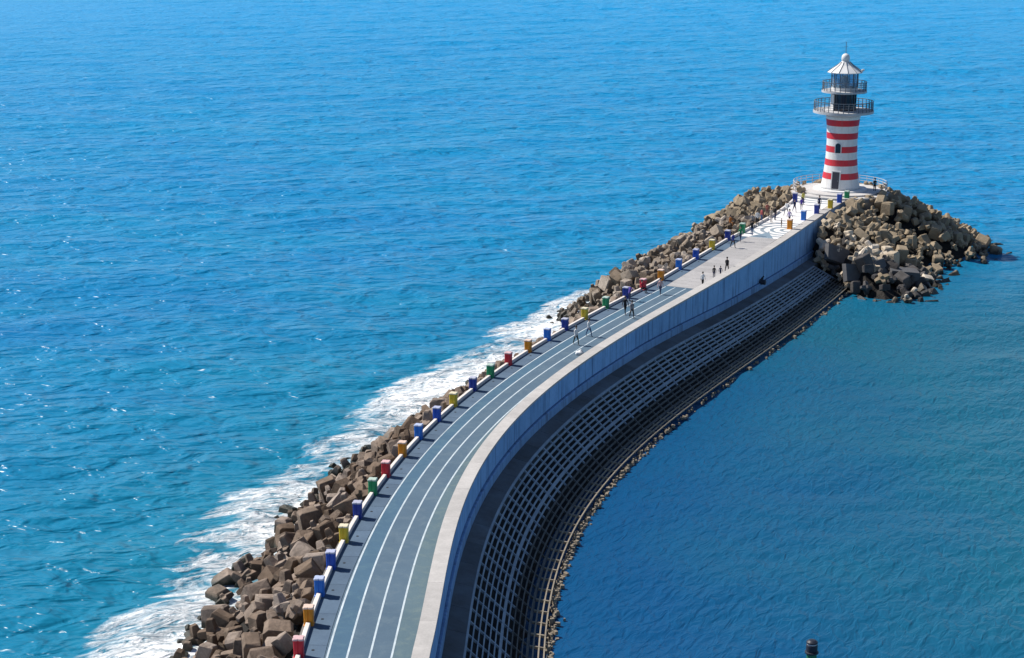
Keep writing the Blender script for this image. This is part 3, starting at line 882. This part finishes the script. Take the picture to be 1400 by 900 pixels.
# ------------------------------------------------------------------ armour blocks
def frustum(mb, base_c, ax, u, v, b0, b1, length):
    ax, u, v = Vector(ax), Vector(u), Vector(v)
    p = Vector(base_c)
    pts = []
    for t, (hw, hh) in ((0, b0), (length * 0.86, b1), (length, (b1[0] * 0.8, b1[1] * 0.8))):
        for su, sv in ((-1, -1), (1, -1), (1, 1), (-1, 1)):
            pts.append(p + ax * t + u * hw * su + v * hh * sv)
    fs = [(0, 1, 5, 4), (1, 2, 6, 5), (2, 3, 7, 6), (3, 0, 4, 7), (4, 5, 9, 8), (5, 6, 10, 9), (6, 7, 11, 10), (7, 4, 8, 11), (8, 9, 10, 11), (3, 2, 1, 0)]
    if ax.dot(u.cross(v)) < 0: fs = [tuple(reversed(f)) for f in fs]
    mb.add(pts, fs)
X3, Y3, Z3 = Vector((1, 0, 0)), Vector((0, 1, 0)), Vector((0, 0, 1))
def accropode(r):
    """squat six-limbed armour unit"""
    mb = MB()
    L, c = 0.66 * r.uniform(0.85, 1.15), 0.37
    for sg in (-1, 1):
        frustum(mb, (0, 0, 0), X3 * sg, Y3, Z3, (c, 0.36), (0.23, 0.25), L + c * 0.95)
        frustum(mb, (0, 0, 0), Z3 * sg, Y3, X3, (c, 0.36), (0.25, 0.22), L + c * 0.85)
        frustum(mb, (0, 0, 0), Y3 * sg, X3, Z3, (c * 1.0, 0.40), (0.2, 0.22), 0.36 + c * 0.7)
    return mb
def chunk(r, n=13, sq=0.78):
    """broken rectangular block"""
    bm = bmesh.new()
    a, b, c = r.uniform(0.75, 1.0), r.uniform(0.55, 0.8), r.uniform(0.5, 0.7)
    ch = r.uniform(0.12, 0.24)
    for sx in (-1, 1):
        for sy in (-1, 1):
            for sz in (-1, 1):
                j = lambda: r.uniform(-0.07, 0.07)
                bm.verts.new((sx * (a - ch) + j(), sy * b + j(), sz * (c - ch * .3) + j()))
                bm.verts.new((sx * a + j(), sy * (b - ch) + j(), sz * (c - ch) + j()))
    bmesh.ops.convex_hull(bm, input=bm.verts)
    bmesh.ops.dissolve_limit(bm, angle_limit=0.16, verts=bm.verts, edges=bm.edges)
    mb = MB()
    bm.verts.index_update()
    vv = [v for v in bm.verts if v.link_faces]
    ix = {v: i for i, v in enumerate(vv)}
    mb.add([v.co[:] for v in vv], [[ix[v] for v in f.verts] for f in bm.faces])
    bm.free()
    return mb
def tetrapod(r):
    mb = MB()
    for d in ((1, 1, 1), (-1, -1, 1), (-1, 1, -1), (1, -1, -1)):
        ax = Vector(d).normalized()
        q = ax.to_track_quat('Z', 'Y')
        pts = []
        for t, rr in ((0, 0.48), (0.85, 0.34), (0.98, 0.27)):
            for k in range(7):
                a = 2 * math.pi * k / 7
                pts.append(ax * t + q @ Vector((rr * math.cos(a), rr * math.sin(a), 0)))
        fs = [(j * 7 + k, j * 7 + (k + 1) % 7, (j + 1) * 7 + (k + 1) % 7, (j + 1) * 7 + k) for j in range(2) for k in range(7)]
        fs += [tuple(range(14, 21)), tuple(reversed(range(7)))]
        mb.add(pts, fs)
    return mb
r_ = random.Random(11)
ROCK = [accropode(r_) for _ in range(6)] + [chunk(r_) for _ in range(4)]
def chamfer(mb, off=0.024):
    bm = bmesh.new()
    vs_ = [bm.verts.new(v) for v in mb.v]
    for f in mb.f:
        try: bm.faces.new([vs_[i] for i in f])
        except ValueError: pass
    bmesh.ops.remove_doubles(bm, verts=bm.verts, dist=1e-5)
    bmesh.ops.bevel(bm, geom=list(bm.edges), offset=off, segments=1, affect='EDGES', clamp_overlap=True)
    bm.verts.index_update()
    out = MB().add([v.co[:] for v in bm.verts], [[v.index for v in f.verts] for f in bm.faces])
    bm.free()
    return out
ROCK = [chamfer(m) for m in ROCK]
ROCKM = [m.mesh('limbed_block' if i < 6 else 'angular_block', M['rock']) for i, m in enumerate(ROCK)]
TET = [tetrapod(r_) for _ in range(2)] + [accropode(r_) for _ in range(4)] + [chunk(r_) for _ in range(3)]
TET = [chamfer(m) for m in TET]
TETM = [m.mesh('limbed_block' if i < 6 else 'angular_block', M['tetra']) for i, m in enumerate(TET)]
TETS = [m.mesh('limbed_block' if i < 6 else 'angular_block', M['tetra_sea']) for i, m in enumerate(TET)]
TETD = [m.mesh('limbed_block' if i < 6 else 'angular_block', M['tetra_shade']) for i, m in enumerate(TET)]

def lerp_tab(y, tab):
    ys = [a[0] for a in tab]
    return [float(np.interp(y, ys, [a[k] for a in tab])) for k in range(1, len(tab[0]))]
SEA_TAB = [(60, 4.7, 1.2, 1.55), (120, 4.6, 1.2, 1.55), (134, 4.5, 1.2, 1.5), (142, 4.3, 1.2, 1.4), (160, 4.2, 1.0, 1.4), (170, 4.4, 1.8, 1.35), (176, 5.5, 5.2, 1.25), (200, 6.1, 5.6, 1.25), (222, 6.2, 5.2, 1.25)]
def h_sea(y, o):
    C, berm, k = lerp_tab(y, SEA_TAB)
    return C if o < berm else C - (o - berm) / k
def sea_extent(y):
    C, berm, k = lerp_tab(y, SEA_TAB)
    return berm + C * k
# rubble slope under the blocks
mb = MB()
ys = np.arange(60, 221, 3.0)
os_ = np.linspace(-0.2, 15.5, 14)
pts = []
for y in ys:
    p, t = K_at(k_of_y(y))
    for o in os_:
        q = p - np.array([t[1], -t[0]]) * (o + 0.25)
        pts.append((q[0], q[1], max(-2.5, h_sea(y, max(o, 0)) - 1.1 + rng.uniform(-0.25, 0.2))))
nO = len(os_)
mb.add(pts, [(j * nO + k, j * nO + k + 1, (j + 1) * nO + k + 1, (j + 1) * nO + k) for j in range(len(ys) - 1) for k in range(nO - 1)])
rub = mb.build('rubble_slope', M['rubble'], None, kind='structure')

# round head of the breakwater
RA = np.array((35.78, 204.93)); RD = np.array((0.407, 0.913)); RN = np.array((0.913, -0.407))
def h_head(x, y):
    v = np.array((x, y)) - RA
    a, d = v @ RD, v @ RN
    if a > 10:
        dd = math.hypot(x - LH[0], y - LH[1]) - 5.6
    else:
        dd = d - 0.3
    if dd < -0.5: return None
    hz = 6.4 - 0.45 * max(dd, 0) - 0.004 * dd * dd
    af = -9.3 - 0.62 * min(max(dd, 0), 9.5) + 0.18 * max(0, dd - 9.5) ** 1.3
    hz = min(hz, (a - af) * 1.15 - 0.3)
    return hz
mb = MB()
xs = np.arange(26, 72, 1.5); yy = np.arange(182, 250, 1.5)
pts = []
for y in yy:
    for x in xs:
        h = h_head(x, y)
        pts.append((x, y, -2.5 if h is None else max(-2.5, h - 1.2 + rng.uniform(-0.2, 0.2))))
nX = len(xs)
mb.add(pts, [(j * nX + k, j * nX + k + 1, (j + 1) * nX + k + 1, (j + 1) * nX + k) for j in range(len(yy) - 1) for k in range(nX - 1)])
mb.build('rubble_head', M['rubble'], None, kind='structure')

def throw(cands, dmin):
    """greedy dart throwing on a grid hash"""
    got, cell = [], {}
    for c in cands:
        x, y = c[0], c[1]
        i, j = int(x // dmin), int(y // dmin)
        ok = True
        for a in (-1, 0, 1):
            for b in (-1, 0, 1):
                for q in cell.get((i + a, j + b), ()):
                    if (q[0] - x) ** 2 + (q[1] - y) ** 2 < dmin * dmin: ok = False
        if ok:
            cell.setdefault((i, j), []).append(c); got.append(c)
    return got
def rnd_rot(r):
    return Euler((r.uniform(0, 6.28), r.uniform(0, 6.28), r.uniform(0, 6.28)))

near, farl = [], []
cands = []
for _ in range(26000):
    y = rng.uniform(66, 219)
    o = rng.uniform(1.0, 14.5)
    if o > sea_extent(y) + 1.2 + rng.gauss(0, 0.5): continue
    p, t = K_at(k_of_y(y))
    q = p - np.array([t[1], -t[0]]) * o
    cands.append((q[0], q[1], h_sea(y, o), o, y))
got = throw(cands, 1.1)
for c in got:
    (near if c[4] < 168 else farl).append(c)

def ordinal(n): return ordw[n - 1] if n <= 8 else 'last'
tones = ['grey-brown', 'brown', 'dark brown']
def near_label(x, y, o, ext, size, kind):
    b = min(boll_info, key=lambda q: (q[0] - x) ** 2 + (q[1] - y) ** 2)
    where = 'at the kerb' if o < 2.4 else ('awash' if o > ext - 1.3 else ('high up' if o < ext * 0.5 else 'low down'))
    sz = 'large' if size > 0.86 else ('small' if size < 0.7 else 'mid-sized')
    return '%s %s %s, by %s %s bollard from bottom' % (sz, kind, where, ordinal(b[3]), b[2])
# nearest blocks stand as things, the overflow is one heap
near.sort(key=lambda c: (c[0] ** 2 + c[1] ** 2))
near_in = [c for c in near if c[1] > 88]
near_out = [c for c in near if c[1] <= 88]
rest = []
def place(c, meshes, name, label, group, smin=0.54, smax=1.02, sink=0.05):
    sc = rng.uniform(smin, smax)
    o = link(name, rng.choice(meshes))
    o.location = (c[0], c[1], c[2] - sink + rng.uniform(-0.4, 0.4))
    o.rotation_euler = rnd_rot(rng)
    o.scale = (sc, sc, sc)
    tag(o, label(sc, 'limbed' if o.data.name.startswith('limbed') else 'angular'), 'concrete block', group)
for i, c in enumerate(near_in):
    if i >= 300: rest.append((c, ROCK, 0)); continue
    place(c, ROCKM, 'armour_block', lambda sc, sh: near_label(c[0], c[1], c[3], sea_extent(c[4]), sc, sh + ' brown block'), 'brown armour blocks on the seaward slope')
for c in near_out: rest.append((c, ROCK, 0))
# second, upper layer on the near slope: big tumbled blocks
# tan units: far seaward slope and round head
def side_dist(c): return math.hypot(c[0], c[1])
tan_c = []
for c in farl:
    tan_c.append((c[0], c[1], c[2], 'seaward', c[3], c[4]))
cands = []
for _ in range(30000):
    x, y = rng.uniform(30, 72), rng.uniform(183, 246)
    h = h_head(x, y)
    if h is None or h < -0.9: continue
    v = np.array((x, y)) - RA
    if v @ RD < 9.5 and v @ RN < 0.9: continue
    cands.append((x, y, h, 'head'))
tan_c += throw(cands, 1.12)
def head_label(c, sc, sh, tone):
    v = np.array((c[0], c[1])) - RA
    a, d = v @ RD, v @ RN
    sz = ('large' if sc > 0.86 else ('small' if sc < 0.7 else 'mid-sized')) + ' ' + sh + ' ' + tone
    if c[3] == 'seaward':
        b = min(boll_info, key=lambda q: (q[0] - c[0]) ** 2 + (q[1] - c[1]) ** 2)
        wh = 'near the kerb' if c[4] < 3 else ('mid-heap' if c[4] < 7 else 'by the sea')
        if c[5] > 196: return '%s block on the seaward heap beside the plaza, %s' % (sz, wh)
        return '%s block %s, by %s %s bollard from bottom' % (sz, wh, ordinal(b[3]), b[2])
    hgt = 'at the waterline' if c[2] < 0.7 else ('low down' if c[2] < 2.6 else ('half way up' if c[2] < 4.6 else 'at the top'))
    side = 'facing the harbour' if a < -6 else ('below the plaza' if a < 6 else ('right of the lighthouse' if a < 16 else 'behind the lighthouse'))
    return '%s block %s, pier head %s' % (sz, hgt, side)
# hidden behind the lighthouse head counts least
tan_c.sort(key=lambda c: (0 if c[3] == 'seaward' and c[5] < 205 else 1) * 0 + (c[1] - 0.5 * c[2]))
for i, c in enumerate(tan_c):
    if i >= 300 or c[1] > 226: rest.append((c, TET, 1)); continue
    dark = c[3] == 'head' and rng.random() < min(0.8, 0.04 + 0.045 * max(0, (np.array((c[0], c[1])) - RA) @ RN) + (0.3 if c[2] < 2.2 else 0))  # dark-coloured units stand in for shade, more often outward and low down
    sea_side = c[3] == 'seaward'
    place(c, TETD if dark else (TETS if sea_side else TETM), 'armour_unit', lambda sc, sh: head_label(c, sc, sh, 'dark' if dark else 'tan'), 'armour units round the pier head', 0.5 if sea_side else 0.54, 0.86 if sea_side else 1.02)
mbs = [MB(), MB()]
for c, src, k in rest:
    m = rng.choice(src)
    sc = rng.uniform(0.54, 1.0)
    mt = Matrix.Translation((c[0], c[1], c[2] + rng.uniform(-0.3, 0.25))) @ rnd_rot(rng).to_matrix().to_4x4() @ Matrix.Scale(sc, 4)
    mbs[k].add([mt @ Vector(v) for v in m.v], m.f)
o = mbs[0].build('armour_block_heap', M['rock'], None, kind='stuff')
tag(o, 'heap of more brown concrete armour blocks farther along the seaward slope', 'rubble')
o = mbs[1].build('armour_unit_heap', M['tetra'], None, kind='stuff')
tag(o, 'heap of more tan armour units behind the lighthouse and along the far slope', 'rubble')

# blocks that would share a label are told apart by their order from left to right
same = {}
for o in bpy.data.objects:
    if o.name.startswith('armour_') and 'label' in o and 'heap' not in o.name:
        same.setdefault(o['label'], []).append(o)
nth = ['leftmost', 'second leftmost', 'third leftmost', 'fourth leftmost', 'fifth leftmost', 'sixth leftmost', 'seventh leftmost', 'eighth leftmost', 'ninth leftmost', 'tenth leftmost'] + ['%dth leftmost' % k for k in range(11, 40)]
for lab, os_l in same.items():
    if len(os_l) > 1:
        os_l.sort(key=lambda o: o.location.x / o.location.y)
        for k, o in enumerate(os_l):
            o['label'] = lab + ', ' + (nth[k] if k < len(os_l) - 1 else 'rightmost')

# big tilted slabs at the foot of the head
for (x, y, z, sx, sy, sz_, e, lab) in [(35.6, 196.0, 3.3, 3.2, 1.9, 0.5, (1.15, 0.35, 0.45), 'large dark tilted concrete slab against the sea wall at the pier head'),
                                  (37.2, 193.0, 1.9, 3.4, 2.0, 0.5, (1.2, 0.15, 0.5), 'dark sloping concrete slab low on the pier head beside the revetment'),
                                  (39.3, 193.6, 2.2, 2.8, 1.8, 0.5, (1.25, -0.25, 0.25), 'dark broken concrete slab with pale edge low on the pier head'),
                                  (42.4, 193.6, 1.7, 3.4, 1.4, 1.0, (0.2, 0.12, 0.15), 'long dark concrete block with pale rim near the waterline of the pier head')]:
    mb = MB().box((0, 0, 0), (sx, sy, sz_), 0, 0, 0.93)
    o = mb.build('concrete_slab', M['slab'])
    o.location = (x, y, z); o.rotation_euler = e
    tag(o, lab, 'concrete slab')

# ------------------------------------------------------------------ people
def figure(pose, seed):
    """one continuous skinned body per pose; returns mesh data with faces grouped by clothing zone"""
    J = {}
    def j(n, p, r): J[n] = (Vector(p), r)
    st = {'stand': 0.0, 'walk': 0.30, 'stride': -0.34, 'sit': 0.0, 'lean': 0.1}[pose]
    hip = 0.92
    lean = {'lean': 0.10, 'sit': -0.05}.get(pose, 0.02)
    if pose == 'sit': hip = 0.52
    j('pelvis', (0, 0, hip), 0.135); j('waist', (0, -lean * 0.3, hip + 0.17), 0.125); j('chest', (0, -lean * 0.8, hip + 0.38), 0.150)
    j('collar', (0, -lean, hip + 0.52), 0.085); j('neck', (0, -lean * 1.1, hip + 0.60), 0.052)
    j('jaw', (0, -lean * 1.2 - 0.02, hip + 0.68), 0.070); j('skull', (0, -lean * 1.2, hip + 0.77), 0.088); j('crown', (0, -lean * 1.2, hip + 0.84), 0.055)
    j('nose', (0, -lean * 1.2 - 0.108, hip + 0.715), 0.014)
    for sg, L in ((-1, 'l'), (1, 'r')):
        sw = st * sg
        if pose == 'sit':
            j('hip' + L, (0.09 * sg, -0.02, hip - 0.03), 0.095); j('knee' + L, (0.12 * sg, -0.42, hip - 0.02), 0.065)
            j('ankle' + L, (0.12 * sg, -0.44, 0.09), 0.042); j('toe' + L, (0.13 * sg, -0.62, 0.04), 0.036)
        else:
            j('hip' + L, (0.09 * sg, 0, hip - 0.08), 0.095); j('knee' + L, (0.10 * sg, -sw * 0.62 - 0.03, 0.49), 0.064)
            j('ankle' + L, (0.10 * sg, -sw * 0.95 + 0.02, 0.085 + max(0, -sw) * 0.2), 0.042); j('toe' + L, (0.12 * sg, -sw * 0.95 - 0.16, 0.04 + max(0, -sw) * 0.05), 0.036)
        j('shoulder' + L, (0.175 * sg, -lean, hip + 0.475), 0.062)
        if pose == 'lean' or (pose == 'sit' and sg > 0):
            j('elbow' + L, (0.24 * sg, -lean - 0.13, hip + 0.24), 0.045); j('wrist' + L, (0.12 * sg, -lean - 0.34, hip + 0.30), 0.032)
            hd = Vector((-0.25 * sg, -0.8, 0.35)).normalized()
        else:
            j('elbow' + L, (0.235 * sg, -lean + sw * 0.35, hip + 0.20), 0.045); j('wrist' + L, (0.245 * sg, -lean + sw * 0.75 - 0.05, hip - 0.04), 0.032)
            hd = Vector((0, -0.15, -1)).normalized()
        j('palm' + L, J['wrist' + L][0] + hd * 0.06, 0.036); j('knuckle' + L, J['wrist' + L][0] + hd * 0.10, 0.034)
    E = [('pelvis', 'waist'), ('waist', 'chest'), ('chest', 'collar'), ('collar', 'neck'), ('neck', 'jaw'), ('jaw', 'skull'), ('skull', 'crown'), ('jaw', 'nose')]
    for L in 'lr':
        E += [('pelvis', 'hip' + L), ('hip' + L, 'knee' + L), ('knee' + L, 'ankle' + L), ('ankle' + L, 'toe' + L),
              ('chest', 'shoulder' + L), ('shoulder' + L, 'elbow' + L), ('elbow' + L, 'wrist' + L), ('wrist' + L, 'palm' + L), ('palm' + L, 'knuckle' + L)]
    # five fingers as short chains rooted in the palm
    extra = []
    for sg, L in ((-1, 'l'), (1, 'r')):
        k = J['knuckle' + L][0]; w = J['wrist' + L][0]
        d = (k - w).normalized()
        side = d.cross(Vector((0, 0, 1)) if abs(d.z) < 0.8 else Vector((1, 0, 0))).normalized()
        curl = side.cross(d) * 0.25
        for f, ln in zip((-1.5, -0.5, 0.5, 1.5), (0.06, 0.075, 0.078, 0.068)):
            a = k - d * 0.015 + side * 0.019 * f
            extra.append([a, a + d * ln * 0.6 + curl * 0.02, a + d * ln + curl * 0.07])
        a = w + d * 0.05 + side * 0.03
        extra.append([a, a + d * 0.03 + side * 0.03, a + d * 0.07 + side * 0.035])
    names = list(J)
    vs_ = [J[n][0] for n in names]; rs = [J[n][1] for n in names]
    es = [(names.index(a), names.index(b)) for a, b in E]
    roots = [names.index('pelvis')]
    for ch in extra:
        b = len(vs_)
        vs_ += ch; rs += [0.010, 0.0095, 0.008]
        es += [(b, b + 1), (b + 1, b + 2)]; roots.append(b)
    me = bpy.data.meshes.new('figure_skeleton')
    me.from_pydata(vs_, es, [])
    ob = bpy.data.objects.new('figure_skeleton', me)
    col.objects.link(ob)
    sk = ob.modifiers.new('skin', 'SKIN'); sk.use_smooth_shade = True
    ob.modifiers.new('sub', 'SUBSURF').levels = 1
    if not me.skin_vertices: me.attributes.new('skin', 'FLOAT', 'POINT')
    sl = me.skin_vertices[0] if me.skin_vertices else None
    return ob, me, J, rs, roots

def make_body(pose):
    ob, me, J, rs, roots = figure(pose, 0)
    bpy.context.view_layer.objects.active = ob
    if not me.skin_vertices:
        with bpy.context.temp_override(object=ob, active_object=ob):
            bpy.ops.mesh.customdata_skin_add()
    lay = me.skin_vertices[0].data
    for i, r in enumerate(rs):
        lay[i].radius = (r, r * (0.78 if i in (1, 2, 0) else 1.0))
        lay[i].use_root = i in roots
    dg = bpy.context.evaluated_depsgraph_get()
    ev = ob.evaluated_get(dg)
    out = bpy.data.meshes.new_from_object(ev)
    bpy.data.objects.remove(ob)
    out.name = 'person_body_' + pose
    # clothing zones by nearest bone: 0 skin 1 top 2 trousers 3 shoes
    zones = []
    seg = [('pelvis', 'waist', 1), ('waist', 'chest', 1), ('chest', 'collar', 1), ('collar', 'neck', 0), ('neck', 'crown', 0)]
    for L in 'lr':
        seg += [('pelvis', 'hip' + L, 2), ('hip' + L, 'knee' + L, 2), ('knee' + L, 'ankle' + L, 2), ('ankle' + L, 'toe' + L, 3), ('chest', 'shoulder' + L, 1), ('shoulder' + L, 'elbow' + L, 1), ('elbow' + L, 'wrist' + L, 1), ('wrist' + L, 'knuckle' + L, 0)]
    for p in out.polygons:
        c = p.center; best = None
        for a, b, z in seg:
            A, B_ = J[a][0], J[b][0]
            t = max(0, min(1, (c - A).dot(B_ - A) / (B_ - A).length_squared))
            d = (c - A - (B_ - A) * t).length - (J[a][1] * (1 - t) + J[b][1] * t)
            if best is None or d < best[0]: best = (d, z)
        zones.append(best[1])
        p.use_smooth = True
    out.materials.clear()
    for _ in range(4): out.materials.append(None)
    out.polygons.foreach_set('material_index', zones)
    # hair cap
    sk, cr = J['skull'][0], J['crown'][0]
    mb = MB()
    prof = [(0.098, -0.05), (0.108, 0.0), (0.102, 0.05), (0.075, 0.095), (0.03, 0.115), (0.001, 0.118)]
    mb.lathe(prof, 14, (sk.x, sk.y + 0.018, sk.z + 0.005))
    hair = mb.mesh('hair', flat('hair_dark', (0.02, 0.016, 0.014), 0.6), True)
    return out, hair, J['crown'][0].z + 0.06

BODY = {p: make_body(p) for p in ('stand', 'walk', 'stride', 'sit', 'lean')}
skin_m = flat('skin', (0.45, 0.28, 0.20), 0.6)
shoe_m = flat('shoes', (0.10, 0.10, 0.11), 0.6)
cloth = {}
def cm(c):
    if c not in cloth: cloth[c] = flat('cloth', c, 0.9)
    return cloth[c]
def person(x, y, z, h, face, pose, top, legs, label, shoes=None):
    me, hair, H0 = BODY[pose]
    r = empty('person', (x, y, z), face)
    k = h / 1.76
    r.scale = (k, k, k)
    tag(r, label, 'person')
    o = link('body', me, r)
    for i, m in enumerate((skin_m, cm(top), cm(legs), shoes or shoe_m)):
        o.material_slots[i].link = 'OBJECT'
        o.material_slots[i].material = m
    link('hair', hair, r)
    return r
WHITE, BLACK, NAVY, GREY = (0.72, 0.72, 0.72), (0.012, 0.012, 0.016), (0.02, 0.03, 0.09), (0.2, 0.2, 0.22)
PINK, DENIM, PURPLE, RED = (0.6, 0.38, 0.36), (0.05, 0.10, 0.22), (0.10, 0.06, 0.35), (0.5, 0.03, 0.05)
D = DECK
person(5.4, 149.3, D + .002, 1.66, 0.5, 'walk', WHITE, (0.03, 0.045, 0.04), 'person in white top and dark trousers striding along the track beside the white bag')
person(6.6, 152.2, D + .002, 1.58, 0.7, 'walk', WHITE, DENIM, 'slim person in pale top and blue jeans walking just behind the white-topped one')
person(10.2, 160.2, D + .002, 1.66, 0.3, 'stride', BLACK, BLACK, 'person all in black walking on the track, left of a close pair')
person(10.7, 158.7, D + .002, 1.64, 0.35, 'walk', GREY, BLACK, 'person in grey top and black trousers walking, right of a close pair')
person(10.9, 165.4, D + .002, 1.6, 2.2, 'lean', PURPLE, NAVY, 'person in purple jacket leaning over by the kerb behind the walking pair')
person(12.35, 168.9, D + .002, 1.6, 0.9, 'sit', RED, BLACK, 'person in red top and black trousers sitting on the seaward kerb by the red bollard')
person(14.0, 168.2, D + .005, 1.58, -0.4, 'walk', PINK, NAVY, 'person in pink top and dark trousers walking in front of the orange bollard')
person(18.3, 171.3, zd_xy(18.3, 171.3) + .012, 1.42, 2.8, 'walk', WHITE, BLACK, 'person in white top and black trousers walking up the pale ramp, leftmost of four')
person(19.7, 174.2, zd_xy(19.7, 174.2) + .012, 1.25, 2.8, 'stand', BLACK, NAVY, 'small person in dark clothes on the ramp, second from left of four')
person(20.4, 174.9, zd_xy(20.4, 174.9) + .012, 1.02, 2.7, 'walk', NAVY, NAVY, 'smallest child in navy on the ramp, third from left of four')
person(21.2, 176.4, zd_xy(21.2, 176.4) + .012, 1.5, 2.7, 'stride', BLACK, BLACK, 'person in long black clothes on the ramp, rightmost of four')
person(22.9, 186.0, zd_xy(22.9, 186.0) + .012, 1.62, 0.6, 'walk', (0.03, 0.05, 0.30), BLACK, 'person in royal blue top and black trousers at the ramp top by the kerb')
person(24.0, 188.6, zd_xy(24, 188.6) + .014, 1.6, -0.5, 'walk', (0.02, 0.22, 0.10), NAVY, 'person in green top and navy trousers by the grey wedge of the plaza')
person(23.9, 196.6, 6.35, 1.62, 0.7, 'sit', (0.5, 0.16, 0.03), (0.35, 0.15, 0.05), 'person in orange jacket sitting on the tan blocks beyond the kerb')
P = TOP - 0.018
person(26.9, 197.4, P, 1.75, 0.2, 'stand', WHITE, BLACK, 'tall person in white top and black trousers standing on the plaza by the seaward kerb')
person(26.2, 196.1, P, 1.62, -0.6, 'walk', GREY, BLACK, 'person in grey top stepping just left of the tall white-topped one')
person(28.7, 199.3, P, 1.62, 0.6, 'stand', (0.5, 0.42, 0.34), (0.45, 0.4, 0.38), 'person in beige clothes standing on the plaza arcs')
person(29.3, 200.6, P, 1.6, 0.9, 'stand', BLACK, NAVY, 'person in dark clothes standing just behind the one in beige')
person(28.7, 202.8, P, 1.62, 0.1, 'lean', (0.33, 0.10, 0.08), (0.25, 0.12, 0.1), 'person in rust red jacket at the seaward edge of the plaza')
person(29.4, 196.3, P, 1.0, 1.2, 'stand', BLACK, GREY, 'small dark-haired child in dark top standing left of the plaza orange bollard')
person(32.2, 205.5, P, 1.45, 0.4, 'walk', NAVY, NAVY, 'person in navy walking on the plaza toward the camera, left of one in purple')
person(33.2, 206.9, P, 1.45, 0.2, 'stand', PURPLE, GREY, 'person in purple top and grey trousers on the plaza below the lighthouse')
person(35.3, 207.2, P, 1.6, 0.3, 'stand', NAVY, BLACK, 'person with dark hair standing behind the dark blue plaza bollard')
person(43.6, 217.3, TOP + 0.205, 1.72, 0.1, 'stand', BLACK, BLACK, 'person in black standing on the lighthouse platform right of the tower')

person(27.6, 199.2, P, 1.66, 1.9, 'stand', (0.45, 0.10, 0.10), DENIM, 'person in red top and jeans on the plaza behind the tall white-topped one')
person(31.0, 203.6, P, 1.62, -0.8, 'stride', WHITE, GREY, 'person in white top and grey trousers walking mid-plaza')
person(30.6, 198.6, P, 1.6, 2.4, 'walk', (0.35, 0.3, 0.5), BLACK, 'person in lilac top walking past the light blue plaza bollard')
person(25.6, 191.8, P, 1.68, 2.9, 'walk', BLACK, DENIM, 'person in black jacket and jeans walking away beside the last green kerb bollard')
person(33.9, 210.2, P, 1.64, 0.5, 'stand', (0.5, 0.45, 0.1), NAVY, 'person in mustard top standing near the platform steps on the seaward side')

# white bag lying on the track
bm = bmesh.new()
bmesh.ops.create_icosphere(bm, subdivisions=3, radius=0.3)
for v in bm.verts:
    n_ = math.sin(v.co.x * 17) * math.cos(v.co.y * 13 + 1) * 0.03 + math.sin(v.co.z * 21 + v.co.x * 9) * 0.02
    v.co *= 1 + n_ * 2
    v.co.x *= 1.35
    v.co.z = max(-0.13, v.co.z * 0.62) + (0.10 * max(0, 1 - ((v.co.x - 0.1) ** 2 + v.co.y ** 2) * 40))
    v.co.z += 0.13
mbag = bpy.data.meshes.new('bag'); bm.to_mesh(mbag); bm.free()
mbag.materials.append(flat('white_plastic', (0.8, 0.8, 0.8), 0.5))
o = link('bag', mbag); o.location = (5.6, 146.2, DECK + 0.005); o.rotation_euler = (0, 0, 0.5)
tag(o, 'crumpled white bag lying on the track near the sea wall', 'bag')

# ------------------------------------------------------------------ harbour light in the foreground
ml = empty('harbour_light', (15.6, 88.2, -0.25))
tag(ml, 'green harbour light post with black lamp standing in the water at the bottom edge', 'beacon')
green = surf('beacon_green', (0.03, 0.20, 0.10), (0.02, 0.13, 0.07), 2, 0.5, 0.1, 0.01)
MB().lathe([(0.55, -2.0), (0.55, 0.6), (0.32, 0.7), (0.27, 1.2), (0.27, 4.9)], 20).build('post', green, ml, smooth=False)
MB().lathe([(0.27, 4.9), (0.36, 4.95), (0.36, 5.02), (0.27, 5.05)], 20).build('collar', M['dark'], ml)
MB().lathe([(0.28, 5.051), (0.30, 5.1), (0.30, 5.38), (0.28, 5.42)], 20).build('lamp_housing', M['dark'], ml)
MB().lathe([(0.26, 5.421), (0.26, 5.50)], 20).build('lamp_glass', flat('lamp_white', (0.6, 0.62, 0.65), 0.2), ml)
MB().lathe([(0.30, 5.501), (0.29, 5.58), (0.18, 5.66), (0.02, 5.69)], 20).build('lamp_cap', M['dark'], ml, smooth=False)
